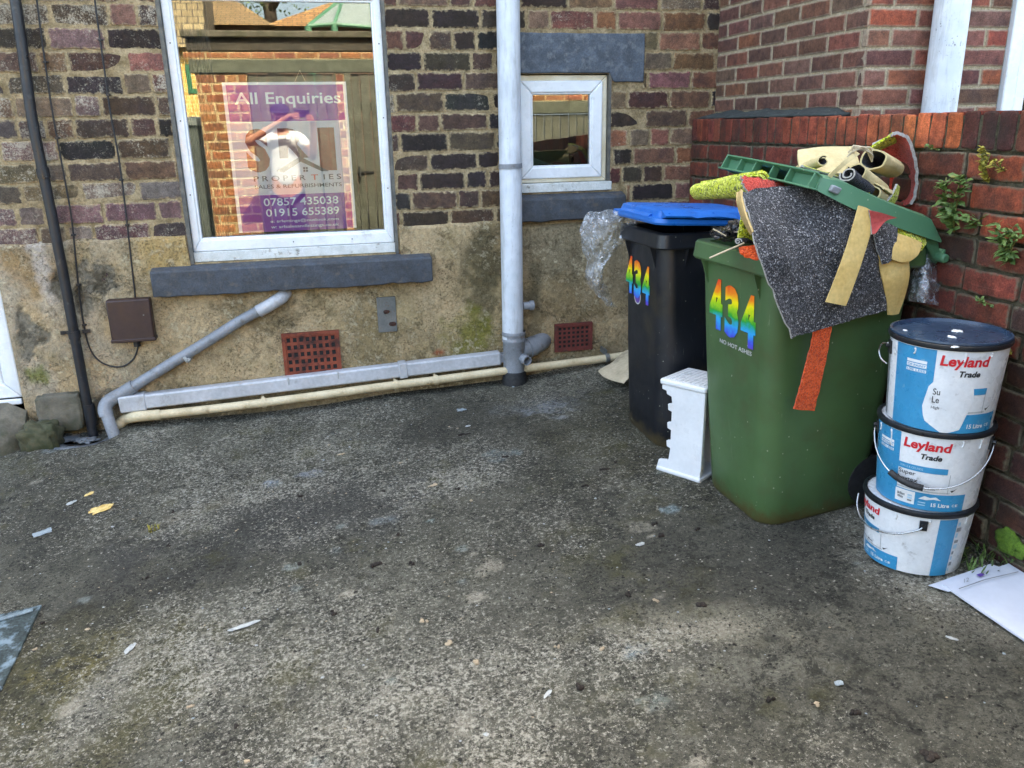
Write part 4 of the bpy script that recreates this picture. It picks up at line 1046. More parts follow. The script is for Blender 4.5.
# blue lid, closed but riding a little high at the front
def lid_P(b, tilt):
    piv = b.ru-.01
    return lambda u, v, z: b.P(u, v, b.h+.076+z+(piv-u)*tilt)
LP = lid_P(kb, .055)
mb = MB(); R = []
for hu, hv, r, z in ((.262, .240, .05, -.002), (.274, .252, .055, .0), (.277, .255, .055, .008), (.274, .252, .055, .024), (.250, .226, .05, .027), (.242, .218, .05, .050), (.232, .208, .06, .056), (.15, .13, .06, .060)):
    R.append([LP(u-.012, v, z) for u, v in rrect(hu, hv, r)])
mb.loft(R); lid = mb.build('lid', M['blue_lid'], kb.root, smooth=True, angle=30)
mb = MB(); R = []
for u, w, z in ((-.265, .15, .010), (-.275, .16, .016), (-.283, .155, .026), (-.27, .15, .034), (-.235, .14, .043)):
    R.append([LP(u, v, zz) for v, zz in ((-w, z), (w, z), (w, z-.007), (-w, z-.007))])
mb.loft(R); mb.build('lid_handle', M['blue_lid'], lid, smooth=True, angle=40)
# shallow grip moulding along the viewer's side
mb = MB(); R = []
for i in range(13):
    t = i/12; u = -.255+.33*t; e = math.sin(PI*min(1, (1-t)*1.6+.0))*.5+.5 if t > .4 else 1
    R.append([LP(u, -.225, .0255), LP(u, -.262, .0255+.006*e), LP(u, -.264, .032*e+.0135*(1-e)+.006), LP(u, -.222, .058*e+.026*(1-e))])
mb.loft(R); mb.build('lid_grip', M['blue_lid'], lid, smooth=True, angle=40)

# green lid: hinged at the rear, propped open and skewed by the carpets
H0 = Vector((2.06, 2.375, gb.z0+gb.h+.085)); N0 = at(806, 184, 2.33); K0 = at(719, 165, 2.86)
HL = (H0-N0).length; eu = (N0-H0).normalized(); evv = K0-N0; EW = evv.length; ev = evv.normalized(); ew = eu.cross(ev).normalized()
if ew.z < 0: ew = -ew
def GL(u, v, w):                      # u 0 hinge..1 lip, v 0 near side..1 far side, w up (m); the lid sags slightly
    sag = -.012*math.sin(PI*u)
    return H0 + eu*(u*HL) + ev*(v*EW) + ew*(w+sag)
def lidprof(u): return .058*sm(.0, .10, u)*(1-.35*sm(.75, .95, u))
mb = MB(); nu = 16; R = []
for i in range(nu+1):
    u = i/nu*.93; c = lidprof(u)
    R.append([GL(u, -.02, -.004), GL(u, -.015, .003), GL(u, .012, c), GL(u, .10, c+.010), GL(u, .5, c+.014), GL(u, .90, c+.010), GL(u, .988, c), GL(u, 1.015, .003), GL(u, 1.02, -.004), GL(u, 1.01, -.004), GL(u, .975, c-.006), GL(u, .5, c+.008), GL(u, .025, c-.006), GL(u, -.01, -.004)])
mb.loft(R); body = mb.build('lid', M['green_lid'], gb.root, smooth=True, angle=35)
# front lip: an upper and a lower flange with ribs between them and a hand slot
mb = MB()
def flange(u0, u1, v0, v1, w0, w1, th):
    R = []
    for i in range(9):
        v = v0+(v1-v0)*i/8; e = 1-.25*abs(2*i/8-1)**3
        R.append([GL(u0, v, w0), GL(u0+(u1-u0)*e, v, w1), GL(u0+(u1-u0)*e, v, w1+th), GL(u0, v, w0+th)])
    mb.loft(R)
flange(.925, 1.01, -.02, 1.02, -.004, -.010, .006); flange(.925, .985, -.01, 1.01, .036, .042, .006)
for v0, v1 in ((-.01, .24), (.62, 1.01)):
    mb.prism([GL(.93, v0, .0), GL(.93, v1, .0), GL(.93, v1, .038), GL(.93, v0, .038)], eu*.005)
for v in (.0, .24, .42, .62, .80, .99):
    mb.prism([GL(.928, v, -.004), GL(.985, v, -.006), GL(.975, v, .042), GL(.928, v, .038)], ev*.006)
mb.build('lid_handle', M['green_lid'], body, bevel=.0015)
mb = MB()
for v in (.03, .85):
    mb.prism([GL(-.095, v, -.075), GL(.02, v, -.035), GL(.14, v, .004), GL(.13, v, .055), GL(.04, v, .04), GL(-.075, v, -.035)], ev*.05)
mb.tube([GL(-.07, -.04, -.05), GL(-.07, 1.0, -.05)], .016, 14)
mb.build('hinge', M['green_lid'], gb.root, bevel=.006)
mb = MB(); mb.prism([GL(.80, -.026, .012), GL(.86, -.026, .012), GL(.85, -.026, .034), GL(.79, -.026, .036)], ev*.02); mb.build('lid_clip', M['ink_grey'], body, bevel=.004)

# ================================================================== CARPET OFFCUTS AND OTHER RUBBISH
def sheet(name, grid, label, cat, mats, th=.007, n=6, rough=.004, world=False, group=None, fray=.0, curl=None):
    """a flexible sheet through a grid of points, with thickness, a backing and a cut edge"""
    G = [[(Vector(q) if world else at(*q)) for q in row] for row in grid]
    rows = [catmull(r, n) for r in G]
    cols = [catmull(c, n) for c in zip(*rows)]           # cols[i][j]
    nc, nr = len(cols), len(cols[0])
    P = [[cols[i][j] for i in range(nc)] for j in range(nr)]
    A, B = [], []
    for j in range(nr):
        for i in range(nc):
            du = P[j][min(i+1, nc-1)]-P[j][max(i-1, 0)]; dv = P[min(j+1, nr-1)][i]-P[max(j-1, 0)][i]
            nn = du.cross(dv).normalized()
            if nn.dot(CAM-P[j][i]) < 0: nn = -nn
            p = P[j][i] + nn*rough*(mn.noise(P[j][i]*16)+1.3*mn.noise(P[j][i]*7+Vector((3, 1, 8)))+.35*mn.noise(P[j][i]*40))
            if fray and (i in (0, nc-1) or j in (0, nr-1)): p = p+Vector((U(-1, 1), 0, U(-1, 1)))*fray*1.6
            A.append(p); B.append(p-nn*th)
    mb = MB(); N = len(A); F = []; mi = []
    for j in range(nr-1):
        for i in range(nc-1):
            a = j*nc+i; F.append((a, a+1, a+nc+1, a+nc)); mi.append(0)
            F.append((N+a, N+a+nc, N+a+nc+1, N+a+1)); mi.append(1)
    bd = [i for i in range(nc)] + [j*nc+nc-1 for j in range(1, nr)] + [(nr-1)*nc+i for i in range(nc-2, -1, -1)] + [j*nc for j in range(nr-2, 0, -1)]
    for k in range(len(bd)):
        a, b = bd[k], bd[(k+1) % len(bd)]; F.append((a, N+a, N+b, b)); mi.append(2)
    mb.v = A+B; mb.f = F; mb.m = mi; mb.edge = [0]*(2*N)
    zb = min(p.z for p in mb.v); c = sum(A, Vector())/N
    o = mb.build(name, mats, origin=(c.x, c.y, zb), smooth=True, angle=60)
    return tag(o, label, cat, group)
def roll(name, p0, p1, r0, r1, label, mats, turns=2.3, th=.009, flat=1.0, phase=0.0, taper_gap=.004, cat='carpet', closed=False, n=60):
    """a rolled carpet: a spiral strip swept from p0 to p1"""
    p0, p1 = Vector(p0), Vector(p1); ax = (p1-p0).normalized()
    a = ax.cross(Vector((0, 0, 1))).normalized(); b = a.cross(ax).normalized()
    m = 10; A = []; B = []
    for k in range(m+1):
        t = k/m; c = p0.lerp(p1, t); r = r0+(r1-r0)*t
        for i in range(n+1):
            f = i/n; th_ = phase+2*PI*turns*f; rr = r-(turns*(th+taper_gap))*f
            rr = max(rr, .006); w = 1+.13*mn.noise(Vector((math.cos(th_)*1.3+r0*90, math.sin(th_)*1.3, t*2.2)))+.03*mn.noise(Vector((math.cos(th_)*4, math.sin(th_)*4, t*6)))
            d = a*math.cos(th_)+b*math.sin(th_)*flat
            A.append(c+d*rr*w); B.append(c+d*max(.003, rr*w-th))
    mb = MB(); N = len(A); F = []; mi = []; q = n+1
    for k in range(m):
        for i in range(n):
            x = k*q+i; F.append((x, x+1, x+q+1, x+q)); mi.append(0); F.append((N+x, N+x+q, N+x+q+1, N+x+1)); mi.append(1)
    for k in (0, m):
        for i in range(n): x = k*q+i; F.append((x, x+1, N+x+1, N+x)); mi.append(2)
    for i in (0, n):
        for k in range(m): x = k*q+i; F.append((x, x+q, N+x+q, N+x)); mi.append(2)
    mb.v = A+B; mb.f = F; mb.m = mi; mb.edge = [0]*(2*N)
    o = mb.build(name, mats, origin=(p0+p1)/2-Vector((0, 0, max(r0, r1))), smooth=True, angle=60)
    return tag(o, label, cat)
CH = [M['charcoal'], M['backing'], M['fray']]; LM = [M['lime'], M['backing'], M['lime']]; RDm = [M['red'], M['backing'], M['fray']]; ORm = [M['orange'], M['backing'], M['orange']]
BK = [M['backing'], M['navy'], M['backing']]; BP = [M['backing_pale'], M['navy'], M['backing_pale']]
OFF = 'carpet offcuts piled in the green bin'
# big charcoal sheet hanging over the bin side
sheet('carpet_offcut', [[(741, 190, 2.43), (776, 187, 2.44), (815, 188, 2.42), (848, 198, 2.38), (880, 214, 2.36)],
                        [(746, 206, 2.36), (782, 208, 2.38), (820, 210, 2.37), (850, 216, 2.35), (880, 232, 2.34)],
                        [(757, 245, 2.285), (792, 247, 2.30), (830, 248, 2.315), (858, 252, 2.32), (881, 258, 2.33)],
                        [(773, 290, 2.265), (803, 289, 2.285), (836, 286, 2.30), (862, 284, 2.315), (884, 283, 2.33)],
                        [(793, 338, 2.25), (817, 331, 2.275), (843, 323, 2.29), (866, 316, 2.31), (887, 311, 2.325)]],
      'large charcoal flecked carpet piece hanging over the side of the green bin', 'carpet', CH, .007, 8, .010, fray=.0015, group=OFF)
# its turned edge showing the backing
sheet('carpet_curl', [[(741, 189, 2.425), (738.5, 192, 2.44), (741, 196, 2.47)], [(741.5, 199, 2.39), (738.5, 204, 2.41), (743, 209, 2.45)], [(745, 213, 2.34), (743.5, 219, 2.36), (748, 222, 2.41)], [(752, 232, 2.30), (752, 234, 2.33), (755, 234, 2.38)]],
      'narrow beige turned edge beside the left of the charcoal carpet', 'carpet', [M['backing']]*3, .006, 5, .001, group=OFF)
sheet('backing_strip', [[(859, 205.5, 2.31), (868, 208.5, 2.31), (875.5, 215, 2.31)], [(849, 240, 2.287), (858, 242, 2.287), (867, 246, 2.287)], [(838, 272, 2.268), (847.5, 274, 2.268), (857, 277, 2.27)], [(826, 302, 2.258), (836, 304, 2.258), (846, 306, 2.26)]],
      'pale yellow strip lying across the charcoal carpet', 'strip', [M['strip']]*3, .005, 6, .001, group=OFF)
sheet('carpet_strip', [[(815, 322, 2.292), (834, 318, 2.294)], [(813, 338, 2.296), (831, 334, 2.298)], [(807, 362, 2.302), (826, 360, 2.304)], [(800, 388, 2.312), (820, 388, 2.314)], [(794, 409, 2.318), (814.5, 411, 2.320)]],
      'orange red carpet strip hanging below the charcoal carpet on the green bin', 'carpet', ORm, .006, 6, .0015, fray=.0009, group=OFF)
sheet('carpet_offcut', [[(868, 212, 2.36), (882, 216, 2.36), (896, 222, 2.37)], [(874, 232, 2.33), (886, 232, 2.325), (897, 236, 2.33)], [(878, 250, 2.31), (887, 250, 2.305), (895, 250, 2.31)], [(882, 264, 2.30), (888, 263, 2.295), (893, 260, 2.30)]],
      'small charcoal carpet piece behind the pale yellow strip, right of the large one', 'carpet', CH, .007, 6, .004, fray=.001, group=OFF)
sheet('carpet_offcut', [[(869, 210, 2.30), (882, 213, 2.30), (897, 218, 2.31)], [(871, 222, 2.30), (878, 222, 2.30), (886, 221, 2.30)], [(872, 234, 2.285), (874, 234, 2.285), (876, 233, 2.285)]],
      'pinkish red carpet corner beside the pale yellow strip', 'carpet', [simple('pinkish red carpet', C('#b04a45'), C('#a13f3b'), 60, 1.0, bump=.8, bsc=300), M['backing'], M['fray']], .006, 6, .002, group=OFF)
sheet('backing_piece', [[(878, 255, 2.325), (895, 252, 2.325), (908, 256, 2.33)], [(882, 278, 2.31), (896, 276, 2.31), (910, 276, 2.315)], [(886, 298, 2.32), (897, 297, 2.32), (906, 294, 2.325)], [(889, 315, 2.325), (894, 315, 2.33), (899, 314, 2.33)]],
      'beige backing flap hanging lowest at the right of the green bin', 'carpet', [M['strip']]*3, .006, 6, .003, group=OFF)
sheet('backing_piece', [[(897, 233, 2.34), (908, 237, 2.34), (922, 243, 2.345)], [(894, 247, 2.31), (905, 250, 2.31), (918, 255, 2.315)], [(892, 259, 2.30), (901, 262, 2.30), (909, 262, 2.305)]],
      'beige backing square below the yellow green scrap at the right of the green bin', 'carpet', [M['strip']]*3, .006, 6, .002, group=OFF)
sheet('carpet_offcut', [[(896, 222, 2.40), (910, 226, 2.40), (927, 232, 2.40)], [(896, 233, 2.36), (909, 237, 2.36), (926, 243, 2.36)], [(905, 243, 2.35), (914, 246, 2.35), (922, 250, 2.35)]],
      'yellow green carpet scrap under the hinge end of the green lid', 'carpet', LM, .008, 6, .006, fray=.002, group=OFF)
# left side
roll('carpet_roll', at(697, 191, 2.90), at(757, 184, 2.52), .040, .052, 'yellow green carpet roll resting on the blue lid', LM, 1.6, .010, .95, 2.0)['group'] = OFF
sheet('carpet_offcut', [[(741, 176, 2.46), (758, 178, 2.47), (777, 182, 2.5), (800, 190, 2.54)], [(745, 184, 2.44), (761, 186, 2.46), (780, 189, 2.49), (800, 196, 2.53)], [(749, 193, 2.43), (765, 194, 2.45), (783, 195, 2.48), (800, 200, 2.52)]],
      'brick red carpet piece wedged under the left end of the green lid', 'carpet', RDm, .008, 6, .004, fray=.003, group=OFF)
sheet('carpet_offcut', [[(742, 212, 2.44), (752, 213, 2.45), (766, 215, 2.47)], [(739, 226, 2.42), (750, 227, 2.42), (764, 228, 2.44)], [(738, 240, 2.42), (748, 241, 2.42), (764, 242, 2.43)]],
      'yellow green carpet fold inside the rim left of the charcoal carpet', 'carpet', LM, .009, 6, .008, fray=.002, group=OFF)
sheet('carpet_offcut', [[(739, 247, 2.36), (752, 245.5, 2.34), (766, 245, 2.33)], [(740, 253, 2.34), (753, 253, 2.325), (766, 252, 2.315)], [(746, 258, 2.33), (755, 259, 2.31), (768, 258, 2.30)]],
      'orange red carpet tab folded over the rim of the green bin', 'carpet', ORm, .006, 6, .003, fray=.001, group=OFF)
roll('carpet_roll', at(738, 241.5, 2.40), at(760, 241, 2.47), .016, .018, 'thin grey carpet roll end poking over the rim of the green bin', [M['navy'], M['navy'], M['fray']], 1.5, .005, .8)['group'] = OFF
mb = MB()
def crumple(mb, c, size, seed, amp=.5, n=16):
    R = []
    for i in range(n+1):
        th = -PI/2+PI*i/n; r = []
        for k in range(2*n):
            ph = 2*PI*k/(2*n); v = Vector((math.cos(th)*math.cos(ph), math.cos(th)*math.sin(ph), math.sin(th)))
            d = 1+amp*mn.turbulence_vector(v*1.7+Vector((seed, seed*2, 0)), 3, True)[0]*1.0
            r.append(Vector(c)+Vector((v.x*size[0], v.y*size[1], v.z*size[2]))*d)
        R.append(r)
    mb.loft(R)
p = at(728, 233, 2.52); crumple(mb, p, (.045, .05, .018), 4, .6); crumple(mb, at(735, 229, 2.5), (.022, .03, .022), 9, .6)
tag(mb.build('plastic_bag', M['black_bag'], origin=p-Vector((0, 0, .05)), smooth=False), 'torn black plastic bag bunched on the left rim of the green bin', 'bag')
mb = MB(); mb.tube(catmull([at(709.5, 258, 2.33), at(722, 252.5, 2.335), at(735, 247, 2.35), at(744, 243, 2.36)], 5), .0028, 6); mb.tube(catmull([at(713, 229, 2.45), at(719, 232, 2.44), at(726, 236, 2.43)], 4), .0022, 6)
tag(mb.build('twine', M['twine'], origin=at(735, 247, 2.35)), 'loose pale twine trailing over the rim of the green bin', 'twine')

# heap on top of the propped lid
def lidtop(u, v, up=0): return GL(u, v, .055+up)
sheet('backing_piece', [[(798, 150, 2.66), (822, 147, 2.70), (852, 146, 2.72)], [(798, 158, 2.60), (824, 156, 2.62), (858, 158, 2.64)], [(800, 170, 2.52), (826, 172, 2.52), (862, 176, 2.54)]],
      'flat pale cream backing sheet behind the rolls on the green lid', 'carpet', [M['backing_pale']]*3, .006, 6, .002, group=OFF)
roll('carpet_roll', at(800, 172, 2.47), at(868, 192, 2.43), .030, .027, 'yellow green carpet roll lying along the near edge of the green lid', [M['lime'], M['navy'], M['fray']], 1.7, .008, .8, 1.0)['group'] = OFF
roll('carpet_roll', at(823, 161, 2.47), at(800, 170, 2.60), .023, .022, 'small cream backed roll at the left of the heap on the lid', BP, 1.15, .004, .9, .8)['group'] = OFF
roll('carpet_roll', at(856, 172, 2.42), at(880, 192, 2.50), .040, .038, 'cream backed roll with dark blue inside, middle of the heap on the lid', BP, 1.5, .005, .95, 2.6, .006)['group'] = OFF
roll('carpet_roll', at(874, 159, 2.47), at(893, 168, 2.58), .047, .043, 'cream backed open roll highest in the heap, beside the red curved carpet', BP, 1.05, .006, .85, 1.9)['group'] = OFF
roll('carpet_roll', at(871, 193, 2.42), at(886, 200, 2.49), .042, .040, 'cream backed roll lowest in the heap on the lid', BP, 1.3, .005, .85, .4, .006)['group'] = OFF
roll('carpet_roll', at(848, 174, 2.40), at(868, 190, 2.44), .034, .032, 'loose dark blue carpet coil between the cream backed rolls', [M['navy'], M['navy'], M['fray']], 1.6, .006, .8, 3.0, .006)['group'] = OFF
# red curved sheet with a white frayed rim, yellow green pile on the outside
def crescent():
    out = []
    for k, (xa, ya, xb, yb) in enumerate(((872, 146, 892, 136), (880, 152, 902, 135.5), (886, 163, 909.5, 146), (890, 180, 914.5, 168), (887, 196, 914, 190), (882, 208, 909, 204))):
        out.append([(xa, ya, 2.70), ((xa+xb)/2+2, (ya+yb)/2, 2.66), (xb, yb, 2.56)])
    return out
sheet('carpet_offcut', crescent(), 'red carpet piece standing curved with a frayed white edge on top of the heap', 'carpet', [M['red'], M['lime'], M['fray']], .011, 6, .002, fray=.002, group=OFF)
sheet('carpet_offcut', [[(866, 152, 2.60), (880, 143, 2.60), (894, 135.5, 2.58)], [(872, 155, 2.66), (884, 149, 2.66), (898, 142, 2.64)]],
      'yellow green carpet strip above the highest cream backed roll', 'carpet', LM, .008, 6, .002, group=OFF)
sheet('carpet_offcut', [[(884, 206, 2.42), (892, 196, 2.43), (897, 184, 2.46)], [(890, 209, 2.46), (897, 199, 2.47), (900, 187, 2.50)]],
      'yellow green carpet sliver between the lowest roll and the red curved piece', 'carpet', [M['lime'], M['backing'], M['fray']], .007, 5, .002, group=OFF)
sheet('backing_strip', [[(828, 176, 2.36), (831, 178, 2.36)], [(838, 166, 2.35), (842, 168, 2.35)], [(848, 157, 2.36), (852, 160, 2.36)], [(856, 151, 2.40), (860, 154, 2.40)]],
      'narrow cream strip sticking up between the rolls on the lid', 'strip', [M['backing_pale']]*3, .004, 5, .001, group=OFF)
mb = MB()
for seed in range(5):
    a = random.Random(seed); P = [at(846+a.uniform(0, 8), 155+a.uniform(-3, 3), 2.39), at(856+a.uniform(-3, 6), 147+a.uniform(-2, 6), 2.38), at(866+a.uniform(0, 6), 150+a.uniform(-3, 6), 2.40), at(872, 158+a.uniform(-2, 4), 2.42)]
    mb.tube(catmull(P, 5), .003, 6)
tag(mb.build('twine', M['twine'], origin=at(856, 160, 2.4)), 'tangle of pale carpet threads on top of the rolls', 'twine')
# dark filling down in the bin so the rim is full
mb = MB(); rough_block(mb, gb.P(.02, .02, .80), (.21, .17, .13), 11, .25, p=3); rough_block(mb, gb.P(.05, .06, .98), (.16, .14, .11), 17, .3, p=2.6); rough_block(mb, gb.P(.20, .0, .93), (.09, .19, .07), 21, .3, p=2.6)
tag(mb.build('carpet_heap', M['navy'], origin=gb.P(0, 0, .7), smooth=True), 'dark carpet bulk filling the green bin under its lid', 'carpet')

# clear plastic bags
def film(name, grid, label, mat, amp=.02, n=9, seed=0):
    G = [[at(*q) for q in row] for row in grid]
    rows = [catmull(r, n) for r in G]; cols = [catmull(c, n) for c in zip(*rows)]
    nc, nr = len(cols), len(cols[0]); A = []
    for j in range(nr):
        for i in range(nc):
            p = cols[i][j]; q = p*17+Vector((seed, 0, 0)); ridge = 1-abs(mn.noise(q))*2; ridge2 = 1-abs(mn.noise(p*34+Vector((0, seed, 3))))*2
            A.append(p + (CAM-p).normalized()*amp*(ridge*.8+ridge2*.4) + Vector((mn.noise(q*1.3), 0, mn.noise(q*1.3+Vector((9, 9, 9)))))*amp*.5)
    mb = MB(); mb.add(A, [(j*nc+i, j*nc+i+1, (j+1)*nc+i+1, (j+1)*nc+i) for j in range(nr-1) for i in range(nc-1)])
    c = sum(A, Vector())/len(A)
    o = mb.build(name, mat, origin=(c.x, c.y, min(p.z for p in A)), smooth=True); sd = o.modifiers.new('thickness', 'SOLIDIFY'); sd.thickness = .0006
    return tag(o, label, 'bag')
film('plastic_bag', [[(588, 213, 3.75), (604, 211, 3.6), (618, 210, 3.5), (630, 211, 3.46), (641, 219, 3.44)], [(581, 224, 3.75), (598, 224, 3.6), (612, 224, 3.52), (624, 226, 3.5), (634, 228, 3.48)], [(582, 244, 3.7), (592, 246, 3.6), (603, 247, 3.56), (613, 247, 3.54), (622, 245, 3.53)],
                     [(587, 262, 3.7), (592, 263, 3.62), (597, 264, 3.58), (603, 264, 3.56), (607, 262, 3.55)], [(586, 276, 3.7), (590, 279, 3.62), (594, 280, 3.58), (598, 279, 3.57), (602, 277, 3.57)], [(594, 291, 3.68), (597, 291, 3.64), (600, 291, 3.6), (604, 290, 3.6), (608, 288, 3.6)], [(608, 305, 3.66), (609, 306, 3.64), (611, 307, 3.62), (613, 308, 3.62), (616, 308, 3.62)]],
     'crumpled clear plastic bag hanging from under the blue lid', M['film'], .022, 8, 2)
film('plastic_bag', [[(922, 247, 2.50), (927, 247, 2.46), (932, 248, 2.45)], [(914, 262, 2.46), (924, 263, 2.40), (938, 264, 2.44)], [(909, 282, 2.44), (926, 282, 2.36), (944, 281, 2.44)], [(907, 302, 2.42), (926, 304, 2.35), (947, 305, 2.43)]],
     'shiny clear plastic bag bulging out at the right of the green bin', M['film_bright'], .018, 9, 5)

# ================================================================== white moulded stool between the bins
c0 = gnd(706, 484) + Vector((-.02, .012, 0)); l0 = gnd(662, 470) + Vector((-.02, .012, 0))
fd = (l0-c0); W = fd.length; fdn = fd.normalized(); dd = Vector((fd.y, -fd.x, 0)).normalized()
if dd.x < 0: dd = -dd
z0 = min(c0.z, l0.z)
st = empty('step_stool', ((c0+l0)/2 + dd*.09), 'white moulded plastic stool standing between the two wheelie bins', 'stool')
SP = lambda w, d, z: Vector((c0.x, c0.y, z0)) + Vector((fdn.x, fdn.y, 0))*w + dd*d + Vector((0, 0, z))
Hs = .412
prof = [(0, 0), (W, 0), (W, .018), (W-.008, .05), (W-.055, .058)]
for zc in (.135, .215, .295):
    prof += [(W-.062, zc-.022), (W-.045, zc-.018), (W-.042, zc+.008), (W-.062, zc+.014)]
prof += [(W-.058, Hs-.075), (W-.035, Hs-.068), (W-.033, Hs-.055), (W-.012, Hs-.05), (W-.012, Hs-.03), (.0, Hs-.03), (.0, .05), (.003, .045), (.003, .02)]
for d0, nm in ((0, 'side_panel'), (.175, 'side_panel')):
    mb = MB(); mb.prism([SP(w, d0, z) for w, z in prof], dd*.018); mb.build(nm, M['stool'], st, bevel=.003)
mb = MB(); mb.prism([SP(W, -.006, 0), SP(0, -.006, 0), SP(0, .2, 0), SP(W, .2, 0)], (0, 0, .02)); mb.build('base', M['stool'], st, bevel=.006)
mb = MB(); mb.prism([SP(W-.004, -.008, Hs-.03), SP(-.006, -.008, Hs-.03), SP(-.006, .205, Hs-.03), SP(W-.004, .205, Hs-.03)], (0, 0, .026))
top = mb.build('top', M['stool'], st, bevel=.009, seg=3)
mb = MB()
for k in range(9):
    w = .015+(W-.04)*k/8; mb.prism([SP(w, .012, Hs-.006), SP(w+.008, .012, Hs-.006), SP(w+.008, .19, Hs-.006), SP(w, .19, Hs-.006)], (0, 0, .005))
mb.build('tread', M['stool'], top, bevel=.001)
mb = MB(); mb.prism([SP(W*.45, .015, .02), SP(W*.49, .015, .02), SP(W*.49, .178, .02), SP(W*.45, .178, .02)], (0, 0, Hs-.05)); mb.prism([SP(.02, .05, .02), SP(.07, .05, .02), SP(.07, .06, .02), SP(.02, .06, .02)], (0, 0, .07)); mb.build('web', M['stool'], st)

# ================================================================== PAINT TUBS
def tub(cx, cy, z0, z1, r0, r1, label, azim):
    t = empty('paint_tub', (cx, cy, z0), label, 'paint tub', 'paint tubs stacked against the garden wall')
    mb = MB(); mb.lathe([(r0-.006, z0+.004), (r0-.001, z0), (r0, z0+.006), (r1-.004, z1-.02), (r1-.004, z1-.004), (r1-.012, z1-.004)], (cx, cy, 0), 72, 0, True, True)
    mb.build('body', M['tin_white'], t, smooth=True, angle=40)
    mb = MB(); mb.lathe([(r1-.006, z1-.016), (r1+.001, z1-.017), (r1+.004, z1-.010), (r1+.003, z1-.002), (r1-.002, z1+.001), (r1-.010, z1), (r1-.012, z1-.012)], (cx, cy, 0), 72, 0, False, False)
    mb.build('rim', M['rim_black'], t, smooth=True, angle=50)
    def S(phi, v, off=.0008):          # phi degrees to the right of the viewer, v 0..1 up the side
        a = azim+math.radians(phi); r = r0+(r1-.004-r0)*v+off
        return Vector((cx+r*math.cos(a), cy+r*math.sin(a), z0+(z1-.02-z0)*v))
    return t, S
def patchS(S, p0, p1, v0, v1, off=.0008, n=14, poly=None):
    mb = MB(); P = []; F = []
    for i in range(n+1):
        for k in (0, 1): P.append(S(p0+(p1-p0)*i/n, v0+(v1-v0)*k, off))
    for i in range(n): F.append((2*i, 2*i+2, 2*i+3, 2*i+1))
    mb.add(P, F); return mb
def polyS(S, pts, off=.0012):
    """polygon on the curved side, cut into narrow vertical slices"""
    mb = MB(); xs = [p[0] for p in pts]; x0, x1 = min(xs), max(xs); n = 24
    def span(x):
        ys = []
        for i in range(len(pts)):
            (a, b), (c, d) = pts[i], pts[(i+1) % len(pts)]
            if (a-x)*(c-x) <= 0 and a != c: ys.append(b+(d-b)*(x-a)/(c-a))
        return (min(ys), max(ys)) if ys else None
    pr = None
    for i in range(n+1):
        x = x0+(x1-x0)*min(max(i/n, .001), .999); s = span(x)
        if s:
            q = (S(x, s[0], off), S(x, s[1], off))
            if pr: mb.add([pr[0], q[0], q[1], pr[1]], [(0, 1, 2, 3)])
            pr = q
    return mb
def tt(t, S, s, p0, p1, v0, v1, mat, bold=.0, shear=0, off=.0016, name='lettering', skew=0.0):
    mb = MB(); V, F = text_geo(s, bold, shear)
    mb.add([S(p0+(p1-p0)*x, v0+(v1-v0)*y+skew*x, off) for x, y in V], F); return mb.build(name, mat, t, recalc=False)
def az(cx, cy): return math.atan2(-cy, -cx)
